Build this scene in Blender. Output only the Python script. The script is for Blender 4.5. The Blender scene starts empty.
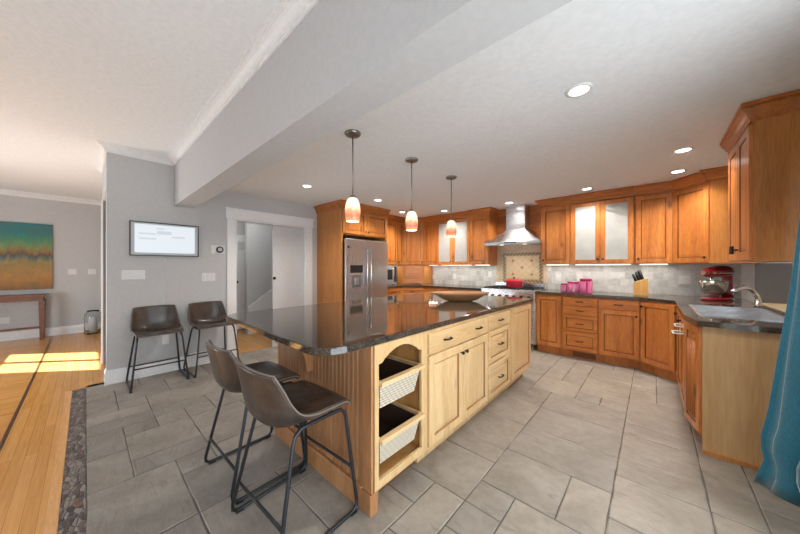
import bpy, bmesh, math, random
from math import pi, sin, cos, radians
from mathutils import Vector, Matrix

random.seed(7)
SC = bpy.context.scene
COL = SC.collection

# ------------------------------------------------------------------ camera
FPX = 282.0
cam_d = bpy.data.cameras.new('camera')
cam_d.sensor_width = 36.0
cam_d.sensor_fit = 'HORIZONTAL'
cam_d.lens = FPX / 800.0 * 36.0
cam_d.clip_start = 0.02
cam = bpy.data.objects.new('camera', cam_d)
COL.objects.link(cam)
cam.location = (0, 0, 1.335)
cam.rotation_euler = (pi / 2, 0, radians(41.9))
SC.camera = cam

# ------------------------------------------------------------------ view, world, daylight
SC.view_settings.view_transform = 'Standard'
SC.view_settings.look = 'None'
SC.view_settings.gamma = 1.0
SC.view_settings.use_curve_mapping = False
SC.view_settings.exposure = 0.22

world = bpy.data.worlds.new('world')
SC.world = world
world.use_nodes = True
bg = world.node_tree.nodes['Background']
bg.inputs[0].default_value = (0.80, 0.88, 1.0, 1)
bg.inputs[1].default_value = 1.2


def lamp(name, kind, energy, color, loc, rot=(0, 0, 0), **kw):
    d = bpy.data.lights.new(name, kind)
    d.energy = energy
    d.color = color
    for k, v in kw.items():
        setattr(d, k, v)
    o = bpy.data.objects.new(name, d)
    COL.objects.link(o)
    o.location = loc
    o.rotation_euler = rot
    return o


def aim(v):
    return Vector(v).to_track_quat('-Z', 'Y').to_euler()


SUN_DIR = Vector((0.65, 0.74, -0.67))
lamp('sun', 'SUN', 40.0, (0.86, 0.93, 1.0), (-12, -6, 6), aim(SUN_DIR), angle=radians(0.5))
# daylight by the glass door on the right; fill for invented windows behind camera
lamp('daylight_door', 'AREA', 98, (0.86, 0.95, 1.0), (1.25, 0.5, 1.15), aim((-1, 0, 0)), shape='RECTANGLE', size=3.2, size_y=2.1)
lamp('daylight_fill_back', 'AREA', 7, (0.88, 0.95, 1.0), (-2.0, -2.6, 1.0), aim((0, 1, 0.1)), shape='RECTANGLE', size=3.2, size_y=1.4)
lamp('daylight_fill_living', 'AREA', 100, (0.84, 0.93, 1.0), (-5.65, -2.6, 0.9), aim((0, 1, 0.1)), shape='RECTANGLE', size=1.9, size_y=1.2)

CAN_W = 84.0        # each recessed lamp
CAN_COL = (1.0, 0.93, 0.83)


# ------------------------------------------------------------------ materials
def srgb(r, g, b):
    def f(c):
        c /= 255.0
        return c / 12.92 if c <= 0.04045 else ((c + 0.055) / 1.055) ** 2.4
    return (f(r), f(g), f(b), 1.0)


class NT:
    def __init__(self, name):
        self.m = bpy.data.materials.new(name)
        self.m.use_nodes = True
        self.t = self.m.node_tree
        self.b = self.t.nodes['Principled BSDF']

    def n(self, t, **kw):
        nd = self.t.nodes.new(t)
        for k, v in kw.items():
            setattr(nd, k, v)
        return nd

    def l(self, a, b):
        self.t.links.new(a, b)

    def coord(self, scale=(1, 1, 1), rnd=True, rot=(0, 0, 0)):
        tc = self.n('ShaderNodeTexCoord')
        mp = self.n('ShaderNodeMapping')
        mp.inputs['Scale'].default_value = scale
        mp.inputs['Rotation'].default_value = rot
        if rnd:
            oi = self.n('ShaderNodeObjectInfo')
            mul = self.n('ShaderNodeMath', operation='MULTIPLY')
            mul.inputs[1].default_value = 37.0
            add = self.n('ShaderNodeVectorMath', operation='ADD')
            self.l(oi.outputs['Random'], mul.inputs[0])
            self.l(tc.outputs['Object'], add.inputs[0])
            self.l(mul.outputs[0], add.inputs[1])
            self.l(add.outputs[0], mp.inputs['Vector'])
        else:
            self.l(tc.outputs['Object'], mp.inputs['Vector'])
        return mp.outputs[0]

    def ramp(self, fac, stops):
        r = self.n('ShaderNodeValToRGB')
        el = r.color_ramp.elements
        while len(el) < len(stops):
            el.new(0.5)
        for e, (p, c) in zip(el, stops):
            e.position = p
            e.color = c
        self.l(fac, r.inputs[0])
        return r.outputs[0]

    def noise(self, vec, scale, detail=4, rough=0.55, dist=0.0):
        n = self.n('ShaderNodeTexNoise')
        n.inputs['Scale'].default_value = scale
        n.inputs['Detail'].default_value = detail
        n.inputs['Roughness'].default_value = rough
        n.inputs['Distortion'].default_value = dist
        self.l(vec, n.inputs['Vector'])
        return n.outputs['Fac']

    def mix(self, fac, a, b, blend='MIX'):
        m = self.n('ShaderNodeMix', data_type='RGBA', blend_type=blend)
        for s, v in ((m.inputs[0], fac), (m.inputs[6], a), (m.inputs[7], b)):
            if isinstance(v, (int, float)):
                s.default_value = v
            elif isinstance(v, tuple):
                s.default_value = v
            else:
                self.l(v, s)
        return m.outputs[2]

    def bump(self, h, strength=0.2, dist=0.01):
        b = self.n('ShaderNodeBump')
        b.inputs['Strength'].default_value = strength
        b.inputs['Distance'].default_value = dist
        self.l(h, b.inputs['Height'])
        self.l(b.outputs[0], self.b.inputs['Normal'])

    def set(self, **kw):
        for k, v in kw.items():
            s = self.b.inputs[k.replace('_', ' ')]
            if isinstance(v, (int, float, tuple)):
                s.default_value = v
            else:
                self.l(v, s)
        return self


def plain(name, col, rough=0.5, metal=0.0, **kw):
    m = NT(name)
    v = m.noise(m.coord(), 30, 2)
    c2 = tuple(x * 0.93 for x in col[:3]) + (1,)
    m.set(Base_Color=m.ramp(v, [(0.3, c2), (0.7, col)]), Roughness=rough, Metallic=metal, **kw)
    return m.m


def wood(name, dark, mid, light, rough=0.32, axis='Z', knots=0.0, fine=1.0, var=0.10):
    m = NT(name)
    s = {'X': (0.09, 1, 1), 'Y': (1, 0.09, 1), 'Z': (1, 1, 0.09)}[axis]
    v = m.coord(s)
    big = m.noise(v, 9, 3, 0.6, 0.9)
    fin = m.noise(v, 120 * fine, 3, 0.6)
    base = m.ramp(big, [(0.28, dark), (0.5, mid), (0.72, light)])
    col = m.mix(0.35, base, m.ramp(fin, [(0.35, dark), (0.65, light)]))
    if knots > 0:
        vk = m.coord({'X': (0.5, 1, 1), 'Y': (1, 0.5, 1), 'Z': (1, 1, 0.5)}[axis])
        vo = m.n('ShaderNodeTexVoronoi')
        vo.inputs['Scale'].default_value = 4.2
        m.l(vk, vo.inputs['Vector'])
        kf = m.ramp(vo.outputs['Distance'], [(0.04, (knots,) * 3 + (1,)), (0.16, (0, 0, 0, 1))])
        col = m.mix(kf, col, tuple(c * 0.28 for c in dark[:3]) + (1,))
    oi = m.n('ShaderNodeObjectInfo')
    hs = m.n('ShaderNodeHueSaturation')
    mr = m.n('ShaderNodeMapRange')
    mr.inputs['To Min'].default_value = 1 - var
    mr.inputs['To Max'].default_value = 1 + var
    m.l(oi.outputs['Random'], mr.inputs['Value'])
    m.l(mr.outputs[0], hs.inputs['Value'])
    m.l(col, hs.inputs['Color'])
    m.set(Base_Color=hs.outputs[0], Roughness=rough)
    m.bump(fin, 0.05, 0.002)
    return m.m


M = {}
M['wall'] = plain('wall_paint', srgb(196, 196, 196), 0.9)
M['ceil'] = plain('ceiling_paint', srgb(238, 240, 241), 0.95)
M['white'] = plain('white_trim_paint', srgb(238, 238, 238), 0.45)
M['alder'] = wood('honey_alder', srgb(146, 80, 34), srgb(188, 114, 52), srgb(208, 140, 74), 0.3, 'Z', 0.8)
M['alder_h'] = wood('honey_alder_across', srgb(146, 80, 34), srgb(188, 114, 52), srgb(208, 140, 74), 0.3, 'X', 0.4)
M['alder_dark'] = wood('alder_crown', srgb(136, 74, 30), srgb(174, 100, 44), srgb(194, 124, 60), 0.32, 'X', 0.0)
M['alder_side'] = wood('alder_veneer', srgb(156, 94, 42), srgb(188, 122, 60), srgb(204, 142, 78), 0.35, 'Z', 0.15, var=0.02)
M['glaze'] = plain('dark_glaze', srgb(118, 66, 30), 0.4)
M['pine'] = wood('knotty_pine', srgb(190, 150, 98), srgb(214, 178, 128), srgb(226, 196, 150), 0.38, 'Z', 0.6, var=0.05)
M['pine_h'] = wood('knotty_pine_across', srgb(190, 150, 98), srgb(214, 178, 128), srgb(226, 196, 150), 0.38, 'X', 0.5, var=0.05)
M['pine_glaze'] = plain('pine_glaze', srgb(150, 104, 58), 0.45)
M['birch'] = wood('birch_panel', srgb(174, 134, 86), srgb(192, 152, 104), srgb(202, 166, 120), 0.42, 'Z', 0.0, 0.5, var=0.02)
M['bead'] = wood('beadboard_stain', srgb(138, 92, 56), srgb(168, 117, 74), srgb(186, 138, 94), 0.42, 'Z', 0.25)
M['console'] = wood('console_wood', srgb(78, 44, 28), srgb(108, 64, 42), srgb(132, 82, 56), 0.35, 'Y', 0.0)
M['bowlwood'] = wood('bowl_wood', srgb(136, 92, 58), srgb(164, 118, 80), srgb(184, 142, 102), 0.45, 'X', 0.0)
M['block'] = wood('knife_block_wood', srgb(186, 136, 70), srgb(206, 160, 92), srgb(220, 178, 112), 0.4, 'Z', 0.0)
M['bronze'] = plain('dark_bronze', srgb(52, 42, 36), 0.38, 0.8)
M['black'] = plain('black_plastic', srgb(24, 24, 25), 0.4)
M['iron'] = plain('charcoal_metal', srgb(58, 60, 64), 0.38, 0.7)
M['nickel'] = plain('brushed_nickel', srgb(150, 146, 140), 0.32, 0.9)
M['chrome'] = plain('chrome', srgb(222, 224, 228), 0.08, 1.0)
M['plate'] = plain('white_plastic', srgb(224, 224, 223), 0.45)
M['red'] = plain('red_enamel', srgb(118, 8, 20), 0.15, 0.0, Coat_Weight=0.6)
M['potred'] = plain('pot_red_enamel', srgb(186, 28, 52), 0.2, 0.0, Coat_Weight=0.5)
M['wicker'] = None
M['liner'] = plain('dark_basket_inside', srgb(62, 40, 28), 0.9)
M['grate'] = plain('cast_iron', srgb(30, 30, 31), 0.6)


def steel(name, col, rough, axis=(1, 1, 60)):
    m = NT(name)
    n = m.noise(m.coord(axis), 8, 2)
    m.set(Base_Color=m.ramp(n, [(0.3, tuple(c * 0.9 for c in col[:3]) + (1,)), (0.7, col)]), Metallic=1.0,
          Roughness=m.ramp(n, [(0.3, (rough - 0.05,) * 3 + (1,)), (0.7, (rough + 0.05,) * 3 + (1,))]))
    return m.m


M['steel'] = steel('brushed_steel', srgb(206, 211, 216), 0.31, (60, 60, 1))
M['steel_h'] = steel('brushed_steel_across', srgb(214, 216, 220), 0.28, (1, 60, 60))


def granite():
    m = NT('polished_granite')
    v = m.coord(rnd=False)
    a = m.noise(v, 95, 4, 0.7)
    b = m.noise(v, 14, 3, 0.6)
    c1 = m.ramp(a, [(0.36, srgb(26, 23, 21)), (0.52, srgb(66, 57, 49)), (0.62, srgb(112, 102, 90)), (0.74, srgb(46, 41, 36))])
    c2 = m.ramp(b, [(0.4, srgb(48, 42, 38)), (0.65, srgb(90, 76, 62))])
    m.set(Base_Color=m.mix(0.45, c1, c2), Roughness=0.06)
    m.b.inputs['Specular IOR Level'].default_value = 0.75
    return m.m


M['granite'] = granite()


def leather():
    m = NT('brown_leather')
    v = m.coord()
    a = m.noise(v, 7, 3, 0.6)
    f = m.noise(v, 260, 3, 0.6)
    m.set(Base_Color=m.ramp(a, [(0.3, srgb(54, 45, 40)), (0.7, srgb(84, 73, 66))]), Roughness=0.26)
    m.bump(f, 0.12, 0.002)
    return m.m


M['leather'] = leather()
M['stitch'] = plain('leather_edge', srgb(120, 108, 98), 0.5)


def tile_floor():
    m = NT('slate_tile')
    v = m.coord(rnd=False)
    at = m.n('ShaderNodeVertexColor')
    at.layer_name = 'tone'
    off = m.n('ShaderNodeVectorMath', operation='MULTIPLY_ADD')
    m.l(at.outputs['Color'], off.inputs[0])
    off.inputs[1].default_value = (13, 17, 5)
    m.l(v, off.inputs[2])
    vv = off.outputs[0]
    n1 = m.noise(vv, 2.6, 5, 0.6, 0.8)
    n2 = m.noise(vv, 22, 4, 0.65)
    c = m.ramp(n1, [(0.28, srgb(116, 109, 101)), (0.5, srgb(146, 139, 130)), (0.72, srgb(166, 159, 150))])
    c = m.mix(0.3, c, m.ramp(n2, [(0.3, srgb(116, 109, 102)), (0.7, srgb(160, 155, 148))]))
    st = m.n('ShaderNodeMapping')
    st.inputs['Scale'].default_value = (1.2, 5.0, 1)
    st.inputs['Rotation'].default_value = (0, 0, 0.5)
    m.l(vv, st.inputs['Vector'])
    n3 = m.noise(st.outputs[0], 2.5, 6, 0.7, 1.4)
    c = m.mix(m.ramp(n3, [(0.34, (0.45, 0.45, 0.45, 1)), (0.44, (0, 0, 0, 1))]), c, srgb(104, 98, 92))
    sx = m.n('ShaderNodeSeparateColor')
    m.l(at.outputs['Color'], sx.inputs[0])
    tone = m.ramp(sx.outputs[0], [(0.0, (0.86, 0.86, 0.87, 1)), (1.0, (1.05, 1.03, 1.0, 1))])
    m.set(Base_Color=m.mix(1.0, c, tone, 'MULTIPLY'), Roughness=0.42)
    m.bump(n3, 0.35, 0.02)
    return m.m


M['tile'] = tile_floor()
M['grout'] = plain('grey_grout', srgb(96, 90, 84), 0.95)


def planks(name, along):
    m = NT(name)
    tc = m.n('ShaderNodeTexCoord')
    mp = m.n('ShaderNodeMapping')
    m.l(tc.outputs['Object'], mp.inputs['Vector'])
    if along == 'Y':
        mp.inputs['Rotation'].default_value = (0, 0, pi / 2)
    br = m.n('ShaderNodeTexBrick')
    br.offset = 0.43
    br.inputs['Scale'].default_value = 1.0
    br.inputs['Brick Width'].default_value = 1.1
    br.inputs['Row Height'].default_value = 0.057
    br.inputs['Mortar Size'].default_value = 0.0012
    br.inputs['Color1'].default_value = (0, 0, 0, 1)
    br.inputs['Color2'].default_value = (1, 1, 1, 1)
    br.inputs['Mortar'].default_value = (0.2, 0.2, 0.2, 1)
    m.l(mp.outputs[0], br.inputs['Vector'])
    g = m.n('ShaderNodeMapping')
    g.inputs['Scale'].default_value = (0.06, 1, 1)
    m.l(mp.outputs[0], g.inputs['Vector'])
    gr = m.noise(g.outputs[0], 60, 4, 0.6, 0.4)
    c = m.ramp(br.outputs['Color'], [(0.0, srgb(196, 136, 66)), (0.5, srgb(206, 147, 76)), (1.0, srgb(216, 158, 88))])
    c = m.mix(0.3, c, m.ramp(gr, [(0.3, srgb(180, 110, 42)), (0.7, srgb(232, 178, 102))]))
    c = m.mix(br.outputs['Fac'], c, srgb(158, 102, 46))
    m.set(Base_Color=c, Roughness=0.24)
    return m.m


M['plank_x'] = planks('oak_planks_border', 'X')
M['plank_y'] = planks('oak_planks_field', 'Y')
M['inlay'] = plain('walnut_inlay', srgb(84, 52, 30), 0.3)
M['saddle'] = wood('oak_saddle', srgb(190, 132, 72), srgb(214, 158, 98), srgb(228, 178, 120), 0.3, 'X')


def pebbles():
    m = NT('pebble_mosaic')
    v = m.coord((0.5, 1.3, 1), rnd=False)
    vo = m.n('ShaderNodeTexVoronoi')
    vo.inputs['Scale'].default_value = 36
    m.l(v, vo.inputs['Vector'])
    ed = m.n('ShaderNodeTexVoronoi', feature='DISTANCE_TO_EDGE')
    ed.inputs['Scale'].default_value = 36
    m.l(v, ed.inputs['Vector'])
    sp = m.n('ShaderNodeSeparateColor')
    m.l(vo.outputs['Color'], sp.inputs[0])
    c = m.ramp(sp.outputs[0], [(0.0, srgb(62, 52, 50)), (0.35, srgb(96, 78, 72)), (0.6, srgb(128, 120, 116)), (0.85, srgb(150, 138, 126)), (1.0, srgb(112, 74, 62))])
    e = m.ramp(ed.outputs['Distance'], [(0.02, (0, 0, 0, 1)), (0.09, (1, 1, 1, 1))])
    m.set(Base_Color=m.mix(e, srgb(70, 64, 60), c), Roughness=0.35)
    m.bump(e, 0.7, 0.006)
    return m.m


M['pebble'] = pebbles()


def stone_splash(name, plane, cols, size=0.105):
    m = NT(name)
    tc = m.n('ShaderNodeTexCoord')
    sp = m.n('ShaderNodeSeparateXYZ')
    cb = m.n('ShaderNodeCombineXYZ')
    m.l(tc.outputs['Object'], sp.inputs[0])
    m.l(sp.outputs['X' if plane == 'X' else 'Y'], cb.inputs[0])
    m.l(sp.outputs['Z'], cb.inputs[1])
    br = m.n('ShaderNodeTexBrick')
    br.offset = 0.5
    br.inputs['Scale'].default_value = 1
    br.inputs['Brick Width'].default_value = size
    br.inputs['Row Height'].default_value = size
    br.inputs['Mortar Size'].default_value = 0.004
    br.inputs['Color1'].default_value = (0, 0, 0, 1)
    br.inputs['Color2'].default_value = (1, 1, 1, 1)
    m.l(cb.outputs[0], br.inputs['Vector'])
    n = m.noise(cb.outputs[0], 16, 5, 0.65, 0.5)
    c = m.mix(0.45, m.ramp(br.outputs['Color'], [(0, cols[0]), (0.5, cols[1]), (1, cols[2])]),
              m.ramp(n, [(0.3, cols[0]), (0.5, cols[1]), (0.7, cols[2])]))
    m.set(Base_Color=m.mix(br.outputs['Fac'], c, cols[3]), Roughness=0.4)
    inv = m.n('ShaderNodeMath', operation='SUBTRACT')
    inv.inputs[0].default_value = 1.0
    m.l(br.outputs['Fac'], inv.inputs[1])
    m.bump(inv.outputs[0], 0.4, 0.004)
    return m.m


GRAYS = (srgb(158, 160, 158), srgb(192, 194, 192), srgb(218, 219, 216), srgb(192, 190, 184))
TANS = (srgb(190, 168, 136), srgb(212, 192, 160), srgb(226, 208, 178), srgb(206, 190, 164))
OLIVE = (srgb(142, 120, 86), srgb(170, 150, 114), srgb(188, 172, 140), srgb(160, 144, 116))
M['splash'] = stone_splash('grey_stone_tile', 'X', GRAYS)
M['splash_tan'] = stone_splash('beige_stone_tile', 'X', TANS, 0.15)
M['splash_right'] = stone_splash('tan_stone_tile', 'Y', OLIVE)
M['cream'] = plain('cream_tile', srgb(228, 208, 172), 0.4)
M['creamline'] = plain('tile_joint', srgb(196, 176, 140), 0.6)
M['rosette'] = plain('terracotta_inset', srgb(186, 132, 96), 0.4)
M['rope_a'] = plain('mosaic_dark_green', srgb(138, 120, 92), 0.3)
M['rope_b'] = plain('mosaic_sand', srgb(206, 184, 146), 0.3)


def emit(name, col, strength, base=(0.8, 0.8, 0.8, 1)):
    m = NT(name)
    m.set(Base_Color=base, Emission_Color=col, Emission_Strength=strength, Roughness=0.4)
    return m.m


M['lens'] = emit('lamp_lens', (1.0, 0.96, 0.9, 1), 9.0)
M['strip'] = emit('led_strip', (1.0, 0.88, 0.7, 1), 3.0)
M['screen'] = emit('lit_screen', srgb(226, 234, 240), 0.85, (0.02, 0.02, 0.02, 1))
M['bar'] = emit('screen_grey_text', srgb(204, 210, 216), 0.85, (0.02, 0.02, 0.02, 1))
M['mat'] = plain('silver_mat', srgb(196, 198, 200), 0.5)
M['frame'] = plain('graphite_frame', srgb(70, 68, 66), 0.4)


def glass(name, col=(1, 1, 1, 1), rough=0.0, ior=1.45):
    m = NT(name)
    m.set(Base_Color=col, Roughness=rough, Transmission_Weight=1.0, IOR=ior)
    return m.m


M['clear'] = glass('clear_glass', (0.93, 0.95, 0.95, 1))


def thin_pane():
    m = NT('window_glass')
    out = m.t.nodes['Material Output']
    tr = m.n('ShaderNodeBsdfTransparent')
    gl = m.n('ShaderNodeBsdfGlossy')
    gl.inputs['Roughness'].default_value = 0.02
    mx = m.n('ShaderNodeMixShader')
    mx.inputs[0].default_value = 0.06
    m.l(tr.outputs[0], mx.inputs[1])
    m.l(gl.outputs[0], mx.inputs[2])
    m.l(mx.outputs[0], out.inputs['Surface'])
    return m.m


M['glasspane'] = thin_pane()


def frosted():
    m = NT('frosted_glass')
    n = m.noise(m.coord(), 5, 2)
    m.set(Base_Color=m.ramp(n, [(0.3, srgb(214, 216, 214)), (0.7, srgb(236, 237, 235))]), Roughness=0.28)
    m.b.inputs['Transmission Weight'].default_value = 0.5
    return m.m


M['frost'] = frosted()
M['pinkglass'] = plain('pink_canister', srgb(236, 120, 176), 0.12, 0.0, Transmission_Weight=0.25, Coat_Weight=0.5)
M['pinkdark'] = plain('deep_pink_canister', srgb(176, 30, 92), 0.15, 0.0, Coat_Weight=0.5)


def shade_glass():
    m = NT('art_glass_shade')
    tc = m.n('ShaderNodeTexCoord')
    sp = m.n('ShaderNodeSeparateXYZ')
    m.l(tc.outputs['Object'], sp.inputs[0])
    n = m.noise(tc.outputs['Object'], 38, 4, 0.65, 1.2)
    mr = m.n('ShaderNodeMapRange')
    mr.inputs['From Min'].default_value = 0.0
    mr.inputs['From Max'].default_value = 0.2
    m.l(sp.outputs['Z'], mr.inputs['Value'])
    ad = m.n('ShaderNodeMath', operation='MULTIPLY_ADD')
    ad.inputs[1].default_value = 0.5
    m.l(n, ad.inputs[0])
    m.l(mr.outputs[0], ad.inputs[2])
    c = m.ramp(ad.outputs[0], [(0.25, srgb(224, 164, 120)), (0.45, srgb(200, 108, 72)), (0.62, srgb(224, 158, 116)), (0.82, srgb(246, 228, 194)), (1.0, srgb(252, 244, 222))])
    m.set(Base_Color=c, Roughness=0.2, Emission_Color=c, Emission_Strength=0.6)
    return m.m


M['shade'] = shade_glass()


def wicker():
    m = NT('cream_wicker')
    tc = m.n('ShaderNodeTexCoord')
    ch = m.n('ShaderNodeTexBrick')
    ch.inputs['Scale'].default_value = 1
    ch.inputs['Brick Width'].default_value = 0.034
    ch.inputs['Row Height'].default_value = 0.017
    ch.inputs['Mortar Size'].default_value = 0.0045
    ch.inputs['Mortar Smooth'].default_value = 0.6
    sp = m.n('ShaderNodeSeparateXYZ')
    m.l(tc.outputs['Object'], sp.inputs[0])
    ad = m.n('ShaderNodeMath', operation='ADD')
    m.l(sp.outputs[0], ad.inputs[0])
    m.l(sp.outputs[1], ad.inputs[1])
    cb = m.n('ShaderNodeCombineXYZ')
    m.l(ad.outputs[0], cb.inputs[0])
    m.l(sp.outputs[2], cb.inputs[1])
    m.l(cb.outputs[0], ch.inputs['Vector'])
    m.set(Base_Color=m.mix(ch.outputs['Fac'], srgb(226, 217, 198), srgb(186, 170, 146)), Roughness=0.7)
    iv = m.n('ShaderNodeMath', operation='SUBTRACT')
    iv.inputs[0].default_value = 1
    m.l(ch.outputs['Fac'], iv.inputs[1])
    m.bump(iv.outputs[0], 0.9, 0.005)
    return m.m


M['wicker'] = wicker()


def painting():
    m = NT('abstract_canvas')
    tc = m.n('ShaderNodeTexCoord')
    sp = m.n('ShaderNodeSeparateXYZ')
    m.l(tc.outputs['Object'], sp.inputs[0])
    st = m.n('ShaderNodeMapping')
    st.inputs['Scale'].default_value = (7.0, 1.0, 1.0)
    m.l(tc.outputs['Object'], st.inputs[0])
    n = m.noise(st.outputs[0], 2.2, 6, 0.7, 0.6)
    n2 = m.noise(tc.outputs['Object'], 5, 6, 0.75, 0.8)
    mr = m.n('ShaderNodeMapRange')
    mr.inputs['From Min'].default_value = 0.0
    mr.inputs['From Max'].default_value = 1.23
    m.l(sp.outputs['Z'], mr.inputs['Value'])
    a = m.n('ShaderNodeMath', operation='MULTIPLY_ADD')
    a.inputs[1].default_value = 0.3
    m.l(n, a.inputs[0])
    m.l(mr.outputs[0], a.inputs[2])
    s = m.n('ShaderNodeMath', operation='SUBTRACT')
    s.inputs[1].default_value = 0.15
    m.l(a.outputs[0], s.inputs[0])
    c = m.ramp(s.outputs[0], [(0.0, srgb(150, 98, 50)), (0.2, srgb(176, 126, 62)), (0.42, srgb(158, 134, 78)), (0.48, srgb(92, 112, 108)),
                              (0.53, srgb(84, 66, 60)), (0.57, srgb(150, 104, 64)), (0.64, srgb(130, 142, 84)), (0.74, srgb(70, 140, 104)), (0.86, srgb(26, 118, 126))])
    c = m.mix(m.ramp(n2, [(0.4, (0, 0, 0, 1)), (0.75, (0.75, 0.75, 0.75, 1))]), c, srgb(96, 92, 62))
    m.set(Base_Color=c, Roughness=0.6)
    return m.m


M['painting'] = painting()


def curtain_mat():
    m = NT('teal_fabric')
    f = m.noise(m.coord((60, 60, 6)), 6, 3)
    m.set(Base_Color=m.ramp(f, [(0.3, srgb(0, 88, 116)), (0.7, srgb(10, 120, 148))]), Roughness=0.55)
    m.b.inputs['Sheen Weight'].default_value = 0.5
    m.bump(f, 0.15, 0.002)
    return m.m


M['curtain'] = curtain_mat()


# ------------------------------------------------------------------ mesh helpers
class MB:
    def __init__(self):
        self.bm = bmesh.new()

    def quad(self, pts, mi=0):
        f = self.bm.faces.new([self.bm.verts.new(p) for p in pts])
        f.material_index = mi
        return f

    def box(self, x0, x1, y0, y1, z0, z1, mi=0):
        v = [self.bm.verts.new((x, y, z)) for z in (z0, z1) for y in (y0, y1) for x in (x0, x1)]
        for a in ((0, 2, 3, 1), (4, 5, 7, 6), (0, 1, 5, 4), (1, 3, 7, 5), (3, 2, 6, 7), (2, 0, 4, 6)):
            self.bm.faces.new([v[i] for i in a]).material_index = mi
        return self

    def prism(self, poly, z0, z1, mi=0):
        b = [self.bm.verts.new((x, y, z0)) for x, y in poly]
        t = [self.bm.verts.new((x, y, z1)) for x, y in poly]
        n = len(poly)
        fs = [self.bm.faces.new(list(reversed(b))), self.bm.faces.new(t)]
        for i in range(n):
            fs.append(self.bm.faces.new((b[i], b[(i + 1) % n], t[(i + 1) % n], t[i])))
        for f in fs:
            f.material_index = mi
        return self

    def extrude_y(self, poly, y0, y1, mi=0):      # poly in (x, z)
        b = [self.bm.verts.new((x, y0, z)) for x, z in poly]
        t = [self.bm.verts.new((x, y1, z)) for x, z in poly]
        n = len(poly)
        fs = [self.bm.faces.new(b), self.bm.faces.new(list(reversed(t)))]
        for i in range(n):
            fs.append(self.bm.faces.new((b[(i + 1) % n], b[i], t[i], t[(i + 1) % n])))
        for f in fs:
            f.material_index = mi
        return self

    def lathe(self, prof, c=(0, 0, 0), seg=24, mi=0, axis='Z', sx=1.0, sy=1.0, cap=True):
        rings = []
        for r, z in prof:
            ring = []
            for k in range(seg):
                a = 2 * pi * k / seg
                p = (r * cos(a) * sx, r * sin(a) * sy, z)
                if axis == 'Y':
                    p = (p[0], z, p[1])
                elif axis == 'X':
                    p = (z, p[0], p[1])
                ring.append(self.bm.verts.new((c[0] + p[0], c[1] + p[1], c[2] + p[2])))
            rings.append(ring)
        for i in range(len(rings) - 1):
            for k in range(seg):
                f = self.bm.faces.new((rings[i][k], rings[i][(k + 1) % seg], rings[i + 1][(k + 1) % seg], rings[i + 1][k]))
                f.smooth = True
                f.material_index = mi
        for ring, rev in ((rings[0], True), (rings[-1], False)):
            if cap and (ring[0].co - ring[seg // 2].co).length > 1e-4:
                f = self.bm.faces.new(list(reversed(ring)) if rev else ring)
                f.material_index = mi
        return self

    def tube(self, pts, r, seg=10, mi=0, closed=False, radii=None):
        P = [Vector(p) for p in pts]
        n = len(P)
        rings = []
        prev = None
        for i, p in enumerate(P):
            if closed:
                d = (P[(i + 1) % n] - P[i - 1]).normalized()
            else:
                d = (P[min(i + 1, n - 1)] - P[max(i - 1, 0)]).normalized()
            if prev is None:
                u = d.orthogonal().normalized()
            else:
                u = (prev - d * prev.dot(d)).normalized()
            prev = u
            w = d.cross(u)
            rr = radii[i] if radii else r
            rings.append([self.bm.verts.new(p + (u * cos(2 * pi * k / seg) + w * sin(2 * pi * k / seg)) * rr) for k in range(seg)])
        m = n if closed else n - 1
        for i in range(m):
            A, B = rings[i], rings[(i + 1) % n]
            for k in range(seg):
                f = self.bm.faces.new((A[k], A[(k + 1) % seg], B[(k + 1) % seg], B[k]))
                f.smooth = True
                f.material_index = mi
        if not closed:
            self.bm.faces.new(list(reversed(rings[0]))).material_index = mi
            self.bm.faces.new(rings[-1]).material_index = mi
        return self

    def sphere(self, c, rx, ry, rz, mi=0, seg=20):
        r = bmesh.ops.create_uvsphere(self.bm, u_segments=seg, v_segments=seg // 2 + 2, radius=1.0)
        for v in r['verts']:
            v.co = Vector((c[0] + v.co.x * rx, c[1] + v.co.y * ry, c[2] + v.co.z * rz))
            for f in v.link_faces:
                f.smooth = True
                f.material_index = mi
        return self

    def rings(self, x0, x1, z0, z1, steps, mats):
        """concentric rectangle rings facing -y: steps = [(inset, y)], the last closes the middle"""
        prev = None
        for i, (ins, y) in enumerate(steps):
            ring = [self.bm.verts.new(p) for p in ((x0 + ins, y, z0 + ins), (x1 - ins, y, z0 + ins), (x1 - ins, y, z1 - ins), (x0 + ins, y, z1 - ins))]
            if prev:
                for k in range(4):
                    f = self.bm.faces.new((prev[k], prev[(k + 1) % 4], ring[(k + 1) % 4], ring[k]))
                    f.material_index = mats[i - 1]
            prev = ring
        return prev

    def build(self, name, mats, parent=None, bevel=0.0, loc=None, rotz=None, autosmooth=False):
        me = bpy.data.meshes.new(name)
        bmesh.ops.recalc_face_normals(self.bm, faces=self.bm.faces)
        self.bm.to_mesh(me)
        self.bm.free()
        for m in (mats if isinstance(mats, (list, tuple)) else [mats]):
            me.materials.append(m)
        o = bpy.data.objects.new(name, me)
        COL.objects.link(o)
        if parent:
            o.parent = parent
        if loc:
            o.location = loc
        if rotz is not None:
            o.rotation_euler = (0, 0, rotz)
        if bevel > 0:
            b = o.modifiers.new('bevel', 'BEVEL')
            b.width = bevel
            b.segments = 2
            b.limit_method = 'ANGLE'
            b.angle_limit = radians(50)
        return o


def thing(name, label, cat, loc=(0, 0, 0), rotz=0.0, group=None):
    o = bpy.data.objects.new(name, None)
    o.empty_display_size = 0.1
    COL.objects.link(o)
    o.location = loc
    o.rotation_euler = (0, 0, rotz)
    return tag(o, label, cat, group)


def tag(o, label, cat, group=None):
    o['label'] = label
    o['category'] = cat
    if group:
        o['group'] = group
    return o


def struct(o, label=None):
    o['kind'] = 'structure'
    if label:
        o['label'] = label
    return o


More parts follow.
